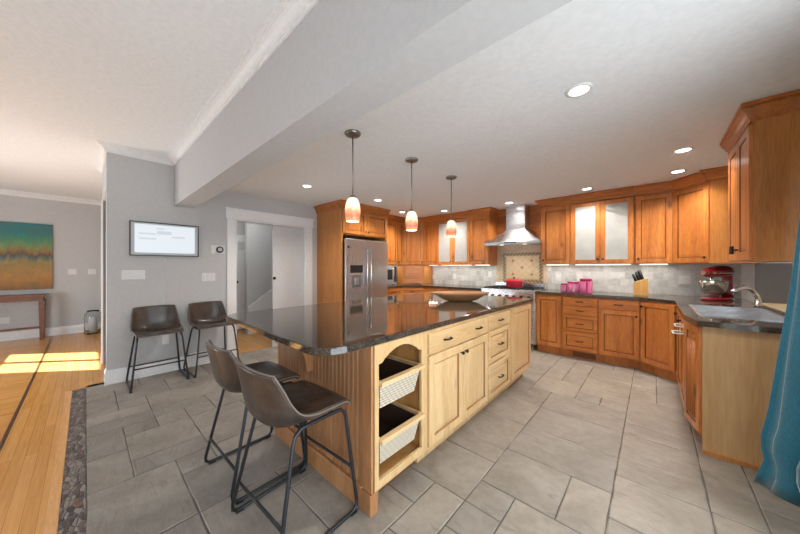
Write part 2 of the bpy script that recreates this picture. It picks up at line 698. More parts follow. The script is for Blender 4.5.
def dup(root, loc, rotz, label, group=None):
    r = root.copy()
    COL.objects.link(r)
    r.location = loc
    r.rotation_euler = (0, 0, rotz)
    r['label'] = label
    if group:
        r['group'] = group
    for ch in list(root.children):
        c = ch.copy()
        COL.objects.link(c)
        c.parent = r
        for g in list(ch.children):
            d = g.copy()
            COL.objects.link(d)
            d.parent = c
    return r


def sweep(path, prof, closed=False):
    """profile (out, z) swept along a 2-D path, 'out' to the left of travel, mitred corners"""
    mb = MB()
    n = len(path)
    P = [Vector(p) for p in path]
    rings = []
    for i in range(n):
        d0 = (P[i] - P[i - 1]).normalized() if i > 0 or closed else None
        d1 = (P[(i + 1) % n] - P[i]).normalized() if i < n - 1 or closed else None
        if d0 is None:
            d0 = d1
        if d1 is None:
            d1 = d0
        n0, n1 = Vector((-d0.y, d0.x)), Vector((-d1.y, d1.x))
        m = (n0 + n1).normalized()
        k = 1.0 / max(0.2, m.dot(n0))
        rings.append([mb.bm.verts.new((P[i].x + m.x * o * k, P[i].y + m.y * o * k, z)) for o, z in prof])
    q = len(prof)
    for i in range(n if closed else n - 1):
        A, B = rings[i], rings[(i + 1) % n]
        for k in range(q):
            mb.bm.faces.new((A[k], A[(k + 1) % q], B[(k + 1) % q], B[k]))
    if not closed:
        mb.bm.faces.new(rings[0])
        mb.bm.faces.new(list(reversed(rings[-1])))
    return mb


# ------------------------------------------------------------------ room dimensions
XL = -4.605          # chair wall / fridge wall
XR = 0.84            # right wall
YB = 5.42            # range wall
YE = 0.157           # end of the chair wall
ZK = 2.44            # kitchen ceiling
ZL = 2.725           # living ceiling
YF = -2.2            # wall behind the camera
XP = -8.7            # painting wall

# ---- floor: ashlar tiles as one mesh
def ashlar():
    mb = MB()
    lay = mb.bm.loops.layers.float_color.new('tone')
    mb.box(XL - 0.14, XR, 0.0, YB, -0.05, -0.004, 1)
    cell = 0.2075
    nx, ny = 27, 27
    used = [[False] * ny for _ in range(nx)]
    rnd = random.Random(5)
    sizes = [(3, 2), (3, 2), (2, 2), (2, 1), (2, 3), (1, 2), (1, 1), (2, 3), (2, 1), (1, 2)]
    for j in range(ny):
        for i in range(nx):
            if used[i][j]:
                continue
            opts = sizes[:]
            rnd.shuffle(opts)
            opts += [(1, 1)]
            for w, h in opts:
                if i + w > nx or j + h > ny:
                    continue
                if any(used[a][b] for a in range(i, i + w) for b in range(j, j + h)):
                    continue
                break
            for a in range(i, i + w):
                for b in range(j, j + h):
                    used[a][b] = True
            g = 0.003
            x0 = XL - 0.14 + i * cell + g
            x1 = min(XL - 0.14 + (i + w) * cell - g, XR)
            y0 = j * cell + g
            y1 = min((j + h) * cell - g, YB)
            if x1 - x0 < 0.02 or y1 - y0 < 0.02:
                continue
            c = (rnd.random(), rnd.random(), rnd.random(), 1)
            # slightly ragged outline
            pts = []
            for (ax, ay, bx, by) in ((x0, y0, x1, y0), (x1, y0, x1, y1), (x1, y1, x0, y1), (x0, y1, x0, y0)):
                m = max(2, int(math.hypot(bx - ax, by - ay) / 0.09))
                for t in range(m):
                    px = ax + (bx - ax) * t / m
                    py = ay + (by - ay) * t / m
                    if t:
                        px += rnd.uniform(-1, 1) * 0.003
                        py += rnd.uniform(-1, 1) * 0.003
                    pts.append((px, py))
            cx, cy = (x0 + x1) / 2, (y0 + y1) / 2
            top = []
            low = []
            for px, py in pts:
                d = Vector((cx - px, cy - py))
                d = Vector((math.copysign(min(abs(d.x), 0.005), d.x), math.copysign(min(abs(d.y), 0.005), d.y)))
                low.append(mb.bm.verts.new((px, py, -0.004)))
                top.append(mb.bm.verts.new((px + d.x, py + d.y, 0.0)))
            fs = [mb.bm.faces.new(top)]
            n = len(pts)
            for k in range(n):
                fs.append(mb.bm.faces.new((low[k], low[(k + 1) % n], top[(k + 1) % n], top[k])))
            for f in fs:
                for lp in f.loops:
                    lp[lay] = c
    return mb


floor = struct(ashlar().build('floor', [M['tile'], M['grout']]), 'grey slate tile floor in a random rectangular pattern')
mb = MB()
mb.box(XP - 0.3, XL - 0.14, YE, 3.4, -0.05, 0.0, 0)
mb.box(XP - 0.3, XR, -0.41, -0.142, -0.05, 0.0, 0)
mb.box(XP - 0.3, XL - 0.06, -0.142, YE, -0.05, 0.0, 0)
mb.box(XP - 0.3, XR, YF - 0.1, -0.435, -0.05, 0.0, 1)
mb.box(XP - 0.3, XR, -0.435, -0.41, -0.05, 0.0, 2)
struct(mb.build('floor', [M['plank_x'], M['plank_y'], M['inlay']]), 'honey oak plank floor with a dark inlay line')
struct(MB().box(XL - 0.06, XR, -0.142, -0.096, -0.05, 0.004).build('trim_1', M['saddle'], bevel=0.003), 'oak saddle strip between planks and mosaic')
struct(MB().box(XL - 0.06, XR, -0.096, 0.0, -0.05, 0.001).build('trim_2', M['pebble']), 'dark pebble mosaic border strip')

# ---- walls
DY0, DY1, DZ = 1.482, 2.623, 2.045
mb = MB()
mb.box(XL - 0.14, XL, YE, DY0, 0, ZL).box(XL - 0.14, XL, DY1, YB, 0, ZL).box(XL - 0.14, XL, DY0, DY1, DZ, ZL)
struct(mb.build('wall_left', M['wall']), 'grey wall with the wide doorway')
struct(MB().box(XL - 0.14, XR + 0.12, YB, YB + 0.12, 0, ZL).build('wall_back', M['wall']), 'range wall')
NY0, NY1 = 3.76, 4.772
mb = MB()
mb.box(XR, XR + 0.12, 2.35, NY0, 0, ZL).box(XR, XR + 0.12, NY1 + 0.02, YB, 0, ZL).box(XR, XR + 0.12, NY0, NY1, 2.1, ZL).box(XR, XR + 0.12, NY0, NY1, 0, 0.9)
mb.box(XR + 0.40, XR + 0.52, NY0 - 0.1, NY1 + 0.1, 0.8, 2.2).box(XR + 0.12, XR + 0.40, NY1 + 0.02, NY1 + 0.1, 0.8, 2.2).box(XR + 0.12, XR + 0.40, NY0 - 0.1, NY0, 0.8, 2.2).box(XR + 0.12, XR + 0.40, NY0, NY1, 2.1, 2.2).box(XR, XR + 0.12, -1.2, 2.35, 2.12, ZL).box(XR, XR + 0.12, YF, -1.2, 0, ZL)
struct(mb.build('wall_right', M['wall']), 'right wall')
mb = MB()
WN = [(-8.68, -7.36, 1.25, 2.25), (-6.6, -4.7, 0.3, 1.5), (-3.6, -0.4, 0.3, 1.7)]
xs = XP - 0.12
for a, b, z0, z1 in WN:
    mb.box(xs, a, YF - 0.12, YF, 0, ZL).box(a, b, YF - 0.12, YF, 0, z0).box(a, b, YF - 0.12, YF, z1, ZL)
    xs = b
mb.box(xs, XR + 0.12, YF - 0.12, YF, 0, ZL)
struct(mb.build('wall_front', M['wall']), 'wall behind the camera')
struct(MB().box(XP - 0.12, XP, YF, 3.4, 0, ZL).build('wall_painting_side', M['wall']), 'grey wall carrying the painting')
# return wall beside the chair wall with its opening
struct(MB().box(-5.74, -5.62, YE, 0.95, 0, ZL).build('wall_return', M['wall']), 'grey end wall of the stair hall')
struct(MB().box(-5.62, XL - 0.14, YE, YE + 0.12, 2.25, ZL).build('wall_return', M['wall']), 'grey header above the stair hall opening')
# hall behind the doorway
struct(MB().box(-6.1, -5.98, 2.13, 3.4, 0, ZL).build('wall_hall', M['wall']), 'grey stair wall seen through the doorway')
struct(MB().box(-6.98, -6.6, YE + 0.12, 3.4, 0, ZL).build('wall_hall', M['wall']), 'far wall of the hall behind the doorway')
struct(MB().box(-6.98, XL - 0.14, 3.4, 3.52, 0, ZL).build('wall_hall', M['wall']), 'end wall of the hall')
struct(MB().box(XP, XL - 0.14, 0.95, 1.05, 0, ZL).build('wall_hall', M['wall']), 'partition added between stair hall and doorway hall to block light')  # unseen wall, added to keep the hall lamp off the stair hall
lamp('hall_fill', 'POINT', 15, (1.0, 0.98, 0.95), (-5.3, 1.7, 2.5), shadow_soft_size=0.12)  # fill lamp without a fixture, added to brighten the hall
struct(MB().box(XP - 0.12, XL, YE, 3.52, ZL, ZL + 0.1).box(XP - 0.12, XR + 0.12, YF - 0.12, YE, ZL, ZL + 0.1).box(XL, XR + 0.12, YE, 0.964, ZL, ZL + 0.1).build('ceiling', M['ceil']), 'pale ceiling of the living side')
struct(MB().box(XL, XR, 0.964, YB, ZK, ZL + 0.1).build('ceiling', M['ceil']), 'pale lower kitchen ceiling')
struct(MB().box(XL, XR, 0.762, 0.964, 2.125, ZL).build('ceiling_beam', M['wall']), 'grey boxed beam between living side and kitchen')

# ---- crown, baseboards, casings
CR = [(0, ZL - 0.088), (0.010, ZL - 0.088), (0.010, ZL - 0.074), (0.018, ZL - 0.072), (0.018, ZL - 0.066), (0.026, ZL - 0.052), (0.044, ZL - 0.034), (0.060, ZL - 0.026), (0.060, ZL - 0.020), (0.068, ZL - 0.018), (0.068, ZL - 0.010), (0.080, ZL - 0.008), (0.080, ZL), (0, ZL)]
struct(sweep([(XR, 0.762), (XL, 0.762), (XL, YE), (-5.74, YE), (-5.74, 0.95), (XP, 0.95), (XP, YF)], CR).build('trim_3', M['white']), 'white crown moulding')
BB = [(0, 0), (0.016, 0), (0.016, 0.125), (0.010, 0.14), (0.008, 0.155), (0, 0.16)]
struct(sweep([(XL, 1.37), (XL, YE), (XL - 0.14, YE)], BB).build('baseboard_left', M['white']), 'white baseboard under the stools')
struct(sweep([(-5.62, YE), (-5.74, YE), (-5.74, 0.95), (XP, 0.95), (XP, YF)], BB).build('baseboard_painting_side', M['white']), 'white baseboard below the painting')
mb = MB()
CW = 0.115
mb.box(XL, XL + 0.022, DY0 - CW, DY0, 0, DZ).box(XL, XL + 0.022, DY1, DY1 + CW, 0, DZ)
mb.box(XL, XL + 0.024, DY0 - CW - 0.012, DY1 + CW + 0.012, DZ, DZ + 0.13)
mb.box(XL, XL + 0.036, DY0 - CW - 0.022, DY1 + CW + 0.022, DZ + 0.13, DZ + 0.155)
mb.box(XL - 0.14, XL, DY0, DY0 + 0.018, 0, DZ).box(XL - 0.14, XL, DY1 - 0.018, DY1, 0, DZ).box(XL - 0.14, XL, DY0 + 0.018, DY1 - 0.018, DZ - 0.018, DZ)
struct(mb.build('trim_4', M['white'], bevel=0.003), 'white doorway casing with flat head')
mb = MB()
mb.box(XL - 0.146, XL - 0.14, YE + 0.02, YE + 0.12, 0.0, 2.25)
mb.box(-5.72, -5.63, YE - 0.014, YE, 0, 2.25)
struct(mb.build('trim_5', M['white']), 'white casing of the stair hall opening')

struct(MB().box(-6.9, 2.5, -5.2, YF - 0.13, 2.62, 2.72).build('sun_block_slab', M['white']), 'unseen slab added to block sun from the low windows')  # added out of view to keep direct sun off the low windows
struct(MB().box(-5.62, -5.604, YE + 0.004, 0.93, 0.005, 2.245).build('door_3', plain('hall_door_grey', srgb(126, 126, 127), 0.7)), 'dark grey door seen edge-on in the stair hall opening')  # dark paint stands in for deep shade on the inner hall wall
# doors in the hall
d1 = MB()
d1.box(-6.6, -6.56, 1.72, 2.42, 0.01, 2.02)
for z0, z1 in ((0.2, 0.85), (1.0, 1.55), (1.68, 1.9)):
    d1.box(-6.56, -6.55, 1.82, 2.32, z0, z1)
dd = struct(d1.build('door_1', M['white'], bevel=0.004), 'white panelled door inside the hall')
MB().sphere((-6.53, 2.13, 1.02), 0.028, 0.028, 0.028).build('door_knob', M['bronze'], dd)
lv = MB()
for k in range(7):
    lv.box(-6.552, -6.545, 2.15, 2.31, 1.70 + k * 0.025, 1.715 + k * 0.025)
lv.build('door_vent', M['mat'], dd)
d2 = MB().box(XL - 0.098, XL - 0.058, 2.06, DY1 - 0.02, 0.012, DZ - 0.02).build('door_2', plain('sliding_door_paint', srgb(205, 205, 207), 0.6), bevel=0.003)
struct(d2, 'pale grey sliding door half closing the doorway')
MB().box(XL - 0.1, XL - 0.098, 2.05, 2.058, 1, 1.01)
MB().lathe([(0.0, -0.004), (0.024, -0.004), (0.026, 0.0), (0.016, 0.004), (0.0, 0.004)], (XL - 0.056, 2.085, 1.15), 16, axis='X').build('finger_pull', M['bronze'], d2)

# stairs in the hall
st = thing('staircase', 'white staircase rising along the grey hall wall', 'stairs', (-5.972, 2.14, 0))
mb = MB()
poly = [(0, 0), (1.2, 0), (1.2, 1.35), (0.0, 0.55)]
b = [mb.bm.verts.new((0.0, y, z)) for y, z in poly]
t = [mb.bm.verts.new((0.03, y, z)) for y, z in poly]
mb.bm.faces.new(b)
mb.bm.faces.new(list(reversed(t)))
for i in range(4):
    mb.bm.faces.new((b[i], b[(i + 1) % 4], t[(i + 1) % 4], t[i]))
mb.build('stringer', M['white'], st)
for k in range(3):
    MB().box(0.03, 0.75, 0.28 + 0.24 * k, 0.55 + 0.24 * k, 0.40 + k * 0.17, 0.44 + k * 0.17).build('tread', M['inlay'], st)
    MB().box(0.03, 0.75, 0.30 + 0.24 * k, 0.32 + 0.24 * k, 0.0 if k == 0 else 0.27 + (k - 1) * 0.17 + 0.17, 0.40 + k * 0.17).build('riser', M['white'], st)

# glass door (right) and unseen windows added behind the camera to admit daylight
def window(name, label, x0, x1, z0, z1, loc, rotz, muntins):
    mb = MB()
    fw = 0.06
    mb.box(x0, x0 + fw, 0, 0.09, z0, z1).box(x1 - fw, x1, 0, 0.09, z0, z1).box(x0 + fw, x1 - fw, 0, 0.09, z0, z0 + fw).box(x0 + fw, x1 - fw, 0, 0.09, z1 - fw, z1)
    for k in range(1, muntins):
        xm = x0 + (x1 - x0) * k / muntins
        mb.box(xm - 0.03, xm + 0.03, 0.01, 0.08, z0 + fw, z1 - fw)
    o = struct(mb.build(name, M['white'], loc=loc, rotz=rotz), label)
    MB().box(x0 + fw, x1 - fw, 0.04, 0.048, z0 + fw, z1 - fw).build('pane', M['glasspane'], o)
    return o


window('window_1', 'sliding glass door behind the teal curtain', 0, 3.55, 0.0, 2.12, (XR + 0.01, 2.35, 0), -pi / 2, 2)
for k, (a, b, z0, z1) in enumerate(WN):
    wn = window('window_%d' % (k + 2), ('unseen high narrow window added for the sun strips', 'unseen low window added for living room daylight', 'unseen wide low window added behind the camera for daylight')[k], a, b, z0, z1, (0, YF - 0.01, 0), 0, (2, 3, 3)[k])
    wn.scale = (1, -1, 1)

# ------------------------------------------------------------------ cabinet builders (local: x width, -y front, z up)
def knob_mb(x, y, z):
    return MB().lathe([(0.005, 0), (0.005, -0.012), (0.013, -0.018), (0.014, -0.026), (0.008, -0.030), (0.0, -0.030)], (x, y, z), 14, axis='Y')


def pull_mb(x, y, z, w=0.09, vertical=False):
    mb = MB()
    a = []
    for k in range(7):
        t = -0.5 + k / 6
        o = -0.026 if 0 < k < 6 else 0.0
        a.append((x, y + o, z + t * w) if vertical else (x + t * w, y + o, z))
    return mb.tube(a, 0.006, 8)


FW = 0.058


def door_mb(x0, x1, z0, z1, th=0.02, fw=FW, raised=True):
    mb = MB()
    mb.rings(x0, x1, z0, z1, [(0, 0), (0, -th + 0.003), (0.003, -th)], [0, 0])
    if raised:
        steps = [(0.003, -th), (fw, -th), (fw + 0.005, -th + 0.009), (fw + 0.010, -th + 0.009), (fw + 0.038, -th + 0.003), (fw + 0.04, -th + 0.003)]
        mid = mb.rings(x0, x1, z0, z1, steps, [0, 1, 1, 0, 0])
        mb.bm.faces.new(mid)
    else:
        mid = mb.rings(x0, x1, z0, z1, [(0.003, -th), (0.01, -th)], [0])
        mb.bm.faces.new(mid)
    bmesh.ops.remove_doubles(mb.bm, verts=mb.bm.verts, dist=0.0002)
    return mb


def glass_door(parent, x0, x1, z0, z1, mats, fw=FW, th=0.02):
    mb = MB()
    mb.box(x0, x0 + fw, -th, 0, z0, z1).box(x1 - fw, x1, -th, 0, z0, z1).box(x0 + fw, x1 - fw, -th, 0, z0, z0 + fw).box(x0 + fw, x1 - fw, -th, 0, z1 - fw, z1)
    d = mb.build('glass_door', mats[0], parent, bevel=0.002)
    p = MB().box(x0 + fw - 0.004, x1 - fw + 0.004, -0.012, -0.007, z0 + fw - 0.004, z1 - fw + 0.004).build('pane', M['frost'], d)
    p['label'] = 'frosted glass pane'
    return d


def crown_part(parent, path, ztop, z0, mat, drop=0.0, out=0.075):
    h = ztop - z0
    pr = [(0, z0), (0.010, z0), (0.012, z0 + 0.14 * h), (0.022, z0 + 0.25 * h), (0.032, z0 + 0.45 * h), (0.05, z0 + 0.66 * h), (out - 0.010, z0 + 0.78 * h), (out, z0 + 0.8 * h), (out, ztop), (0, ztop)]
    return sweep(path, pr).build('crown_moulding', mat, parent)


def fit_doors(root, spec, mats):
    """spec: (kind, x0, x1, z0, z1, knob) ; kind door/drawer/slab/glass ; knob = 'L','R','T' corner or ''"""
    for kind, x0, x1, z0, z1, kb in spec:
        if kind == 'door':
            d = door_mb(x0, x1, z0, z1).build('door', mats[0:2], root)
        elif kind == 'glass':
            d = glass_door(root, x0, x1, z0, z1, mats)
        elif kind == 'drawer':
            d = door_mb(x0, x1, z0, z1, fw=0.045).build('drawer', [mats[2], mats[1]], root)
        else:
            d = door_mb(x0, x1, z0, z1, raised=False).build('drawer', [mats[2], mats[1]], root)
        if kb == 'P':
            pull_mb((x0 + x1) / 2, -0.02, (z0 + z1) / 2).build('pull', M['bronze'], d)
        elif kb:
            kx = x0 + 0.03 if 'L' in kb else x1 - 0.03
            kz = z1 - 0.06 if 'T' in kb else z0 + 0.06
            knob_mb(kx, -0.02, kz).build('knob', M['bronze'], d)


AL = [M['alder'], M['glaze'], M['alder_h']]
PN = [M['pine'], M['pine_glaze'], M['pine_h']]
UZ0, UZ1 = 1.375, 2.335
ZT = ZK - 0.003


def hollow(mb, w, d, z0, z1, t=0.018):
    mb.box(0, t, 0, d, z0, z1).box(w - t, w, 0, d, z0, z1).box(t, w - t, 0, d, z0, z0 + t).box(t, w - t, 0, d, z1 - t, z1).box(t, w - t, d - t, d, z0 + t, z1 - t)
    return mb


def upper(label, loc, rotz, w, d, spec, name='wall_cabinet', z0=UZ0, z1=UZ1, glassy=False, crown=None, group=None, side_mat=None):
    r = thing(name, label, 'cabinet', loc, rotz, group)
    if glassy:
        hollow(MB(), w, d, z0, z1).build('cabinet_body', M['alder'], r, bevel=0.002)
        for zz in (z0 + 0.33, z0 + 0.63):
            MB().box(0.02, w - 0.02, 0.03, d - 0.02, zz, zz + 0.016).build('shelf', M['pine'], r)
        MB().box(w / 2 - 0.012, w / 2 + 0.012, 0.0, 0.02, z0 + 0.018, z1 - 0.018).build('mullion', M['alder'], r)
    else:
        MB().box(0, w, 0, d, z0, z1).build('cabinet_body', side_mat or M['alder'], r, bevel=0.002)
    fit_doors(r, spec, AL)
    ls = MB().box(0.05, w - 0.05, d * 0.35, d * 0.35 + 0.02, z0 - 0.008, z0).build('light_strip', M['strip'], r)
    ul = lamp('strip_light', 'AREA', 2.8 * w, (1.0, 0.95, 0.87), (w / 2, d * 0.35 + 0.01, z0 - 0.012), shape='RECTANGLE', size=w - 0.1, size_y=0.03)
    ul.parent = r
    if crown:
        crown_part(r, crown, ZT, z1 - 0.015, M['alder_dark'])
    return r


def base(label, loc, rotz, w, d, spec, name='base_cabinet', z0=0.115, z1=0.909, mats=None, toe=0.075, body=None, group=None):
    mats = mats or AL
    r = thing(name, label, 'cabinet', loc, rotz, group)
    MB().box(0, w, 0, d, z0, z1).build('cabinet_body', body or mats[0], r, bevel=0.002)
    if toe is not None:
        MB().box(0.0, w, toe, d, 0, z0).build('toe_kick', body or mats[0], r)
    fit_doors(r, spec, mats)
    return r


# ================================================================== range wall, right-hand run
YU = 5.08            # face of the uppers
DU = YB - YU - 0.003
YC = 4.76            # face of the bases
DB = YB - YC - 0.003
g = 0.003
uz0, uz1 = UZ0 + 0.012, UZ1 - 0.03
# uppers right of the hood
w = 0.425
upper('knotty alder wall cabinet with one door, just right of the steel hood', (-1.390, YU, 0), 0, w, DU,
      [('door', 0.012, w - g, uz0, uz1, 'L')])
w = 0.772
upper('alder wall cabinet with two frosted glass doors, between hood and knife block', (-0.963, YU - 0.02, 0), 0, w, DU + 0.02,
      [('glass', 0.012, w / 2 - 0.002, uz0, uz1, 'R'), ('glass', w / 2 + 0.002, w - 0.012, uz0, uz1, 'L')], glassy=True)
w = 0.385
upper('knotty alder wall cabinet with one door, directly above the knife block', (-0.189, YU, 0), 0, w, DU,
      [('door', 0.008, w - 0.01, uz0, uz1, 'L')])
# diagonal corner upper
P1, P2 = Vector((0.198, YU)), Vector((0.498, 4.775))
dv = P2 - P1
ang = math.atan2(dv.y, dv.x)
r = thing('corner_wall_cabinet', 'alder corner wall cabinet with a slanted door, above the red stand mixer', 'cabinet', (P1.x, P1.y, 0), ang)


def loc2(p, o=P1, a=ang):
    v = Vector(p) - o
    return (v.x * cos(a) + v.y * sin(a), -v.x * sin(a) + v.y * cos(a))


MB().prism([loc2(p) for p in ((0.198, YU), (0.498, 4.775), (XR - 0.003, 4.775), (XR - 0.003, YB - 0.003), (0.198, YB - 0.003))], UZ0, UZ1).build('cabinet_body', M['alder'], r, bevel=0.002)
L = dv.length
fit_doors(r, [('door', 0.008, L - 0.012, uz0, uz1, 'R')], AL)
ep = MB()
q = [loc2(p) for p in ((0.482, 4.735), (XR - 0.003, 4.735), (XR - 0.003, 4.775), (0.482, 4.775))]
ep.prism(q, UZ0, UZ1).build('end_panel', M['alder_side'], r)


def crown_world(path, z0, parent, out=0.075):
    """crown on world path, parented keeping world place"""
    mw = Matrix.Translation(parent.location) @ Matrix.Rotation(parent.rotation_euler.z, 4, 'Z')
    iv = mw.inverted()
    pts = [(iv @ Vector((x, y, 0))).to_2d() for x, y in path]
    return crown_part(parent, pts, ZT, z0, M['alder_dark'], out=out)


ZC = UZ1 - 0.02
objs = {o['label'][:40]: o for o in COL.objects if 'label' in o}


def byl(s):
    for o in COL.objects:
        if 'label' in o and s in o['label'] and o.parent is None:
            return o


# 'out' is to the left of travel, so travel in -x on faces that look to -y
crown_world([(-0.965, YU - 0.02), (-1.39, YU - 0.02), (-1.39, YB - 0.004)], ZC, byl('just right of the steel hood'))
crown_world([(-0.191, YU - 0.02 + 0.33), (-0.191, YU - 0.04), (-0.963, YU - 0.04), (-0.963, YU + 0.01)][1:3], ZC, byl('between hood and knife block'))
crown_world([(0.206, YU - 0.02), (-0.189, YU - 0.02)], ZC, byl('directly above the knife block'))
nrm = Vector((dv.y, -dv.x)).normalized() * 0.02
crown_world([(XR - 0.004, 4.733), (0.470, 4.733), (0.470, 4.83)], ZC, r)
crown_world([(0.470, 4.79), (P1.x + nrm.x * 1.0 + 0.006, P1.y + nrm.y * 1.0)], ZC, r)

# uppers left of the hood
w = 0.40
upper('deeper alder wall cabinet with one door, just left of the steel hood', (-2.683, YU - 0.03, 0), 0, w, DU + 0.03,
      [('door', 0.012, w - 0.012, uz0, uz1, 'L')])
crown_world([(-2.283, YB - 0.004), (-2.283, YU - 0.05), (-2.683, YU - 0.05)], ZC, byl('just left of the steel hood'))
w = 0.81
upper('alder wall cabinet with two frosted glass doors, left of the range', (-3.496, YU, 0), 0, w, DU,
      [('glass', 0.012, w / 2 - 0.002, uz0, uz1, 'R'), ('glass', w / 2 + 0.002, w - 0.012, uz0, uz1, 'L')], glassy=True)
crown_world([(-2.685, YU - 0.02), (-3.496, YU - 0.02)], ZC, byl('left of the range'))
w = 0.33
upper('narrow alder wall cabinet between slanted corner and frosted doors', (-3.829, YU, 0), 0, w, DU,
      [('door', 0.006, w - 0.006, uz0, uz1, 'R')])
crown_world([(-3.498, YU - 0.02), (-3.829, YU - 0.02)], ZC, byl('narrow alder wall cabinet between'))

# left corner: upper with garage below
XFU = -4.22          # face of the uppers on the fridge wall
Q1, Q2 = Vector((XFU, 4.815)), Vector((-3.835, YU))
dv2 = Q2 - Q1
ang2 = math.atan2(dv2.y, dv2.x)
L2 = dv2.length


def locq(p):
    return loc2(p, Q1, ang2)


foot = [locq(p) for p in (Q1, Q2, (-3.835, YB - 0.003), (XL + 0.003, YB - 0.003), (XL + 0.003, 4.815))]
r = thing('corner_wall_cabinet', 'alder corner cabinet with slanted door over a roll-up tambour garage', 'cabinet', (Q1.x, Q1.y, 0), ang2)
MB().prism(foot, UZ0, UZ1).build('cabinet_body', M['alder'], r, bevel=0.002)
MB().prism(foot, 0.952, UZ0).build('garage_body', M['alder_side'], r, bevel=0.002)
fit_doors(r, [('door', 0.01, L2 - 0.012, uz0, uz1, 'R')], AL)
tb = MB()
for k in range(9):
    tb.box(0.05, L2 - 0.05, -0.012, 0.0, 0.975 + k * 0.042, 0.975 + k * 0.042 + 0.037)
tb.build('tambour_door', wood('tambour_wood', srgb(150, 92, 60), srgb(182, 122, 86), srgb(198, 142, 104), 0.4, 'X'), r, bevel=0.003)
crown_world([(Q2.x - 0.006 + 0.01, Q2.y - 0.024), (Q1.x + 0.012, Q1.y - 0.012)], ZC, r)
# fridge-wall uppers beside the fridge
w = 4.60 - 3.945
upper('alder wall cabinet above the microwave, beside the refrigerator', (XFU, 3.945, 0), pi / 2, w, XFU - XL - 0.003 if False else abs(XL - XFU) - 0.003,
      [('door', 0.008, w - 0.006, uz0, uz1, 'R')])
crown_world([(XFU + 0.02, 4.60), (XFU + 0.02, 3.945)], ZC, byl('above the microwave'))
w = 4.812 - 4.603
upper('narrow alder wall cabinet between the microwave cabinet and slanted corner', (XFU, 4.603, 0), pi / 2, w, abs(XL - XFU) - 0.003,
      [('door', 0.006, w - 0.006, uz0, uz1, 'L')])
crown_world([(XFU + 0.02, 4.812), (XFU + 0.02, 4.603)], ZC, byl('narrow alder wall cabinet between the microwave'))

# ================================================================== refrigerator and its surround
XF = -3.87
r = thing('refrigerator_surround', 'tall honey wood panel surround with two small doors above the refrigerator', 'cabinet', (XF, 2.84, 0), pi / 2)
WF = 1.10
DF = abs(XL - XF) - 0.003
MB().box(0, 0.035, 0, DF, 0, UZ1).build('side_panel', M['alder_side'], r, bevel=0.002)
MB().box(WF - 0.035, WF, 0, DF, 0, UZ1).build('side_panel', M['alder_side'], r, bevel=0.002)
MB().box(0.035, WF - 0.035, 0.0, DF, 1.885, UZ1).build('cabinet_body', M['alder'], r, bevel=0.002)
fit_doors(r, [('door', 0.03, WF / 2 - 0.002, 1.905, UZ1 - 0.03, 'R'), ('door', WF / 2 + 0.002, WF - 0.03, 1.905, UZ1 - 0.03, 'L')], AL)
crown_world([(XF + 0.02, 2.84 + WF), (XF + 0.02, 2.84), (XL + 0.004, 2.84)], ZC, r, 0.07)

r = thing('refrigerator', 'stainless steel french-door refrigerator with water dispenser', 'refrigerator', (XF, 2.885, 0), pi / 2)
WR = 1.01
MB().box(0.01, WR - 0.01, 0.0, 0.68, 0.03, 1.80).build('fridge_body', M['iron'], r)
hx = WR * 0.49
dl = MB().box(0.006, hx - 0.003, -0.062, -0.004, 0.70, 1.815).build('door', M['steel'], r, bevel=0.008)
dr = MB().box(hx + 0.003, WR - 0.006, -0.062, -0.004, 0.70, 1.815).build('door', M['steel'], r, bevel=0.008)
fz = MB().box(0.006, WR - 0.006, -0.062, -0.004, 0.06, 0.69).build('freezer_drawer', M['steel'], r, bevel=0.008)


def bar(pts, rad, name, mat, parent):
    return MB().tube(pts, rad, 10).build(name, mat, parent)


for d, xx in ((dl, hx - 0.045), (dr, hx + 0.045)):
    bar([(xx, -0.06, 0.80), (xx, -0.105, 0.80), (xx, -0.108, 0.82), (xx, -0.108, 1.62), (xx, -0.105, 1.64), (xx, -0.06, 1.64)], 0.013, 'handle', M['chrome'], d)
bar([(0.1, -0.06, 0.62), (0.1, -0.108, 0.62), (0.9, -0.108, 0.62), (0.9, -0.06, 0.62)], 0.013, 'handle', M['chrome'], fz)
MB().box(0.085, 0.385, -0.0645, -0.06, 0.955, 1.385).build('dispenser', M['steel_h'], dl, bevel=0.004)
MB().box(0.10, 0.37, -0.067, -0.0645, 1.235, 1.365).build('control_panel', M['black'], dl)
MB().box(0.135, 0.335, -0.0665, -0.0645, 0.985, 1.20).build('dispenser_recess', plain('dispenser_grey', srgb(126, 128, 132), 0.3, 0.6), dl)
MB().box(0.19, 0.28, -0.08, -0.0665, 1.03, 1.15).build('paddle', M['steel'], dl, bevel=0.003)
MB().box(0.045, 0.085, -0.0635, -0.06, 1.655, 1.695).build('badge', M['black'], dl)

# microwave on the counter
r = thing('microwave', 'stainless microwave on the counter beside the refrigerator', 'microwave', (-4.215, 4.08, 0.9505), pi / 2)
MB().box(0, 0.52, 0.0, 0.36, 0.012, 0.43).build('oven_body', M['steel_h'], r, bevel=0.005)
MB().box(0.03, 0.40, -0.012, 0, 0.05, 0.39).build('door', M['steel'], r, bevel=0.004)
MB().box(0.07, 0.36, -0.014, -0.012, 0.11, 0.33).build('window', M['black'], r)
MB().box(0.42, 0.50, -0.006, 0, 0.05, 0.39).build('control_panel', M['iron'], r)
bar([(0.385, -0.012, 0.1), (0.385, -0.04, 0.11), (0.385, -0.04, 0.33), (0.385, -0.012, 0.34)], 0.008, 'handle', M['chrome'], r)
for x in (0.05, 0.47):
    for y in (0.05, 0.3):
        MB().lathe([(0.015, 0), (0.015, 0.012)], (x, y, 0), 12).build('foot', M['black'], r)

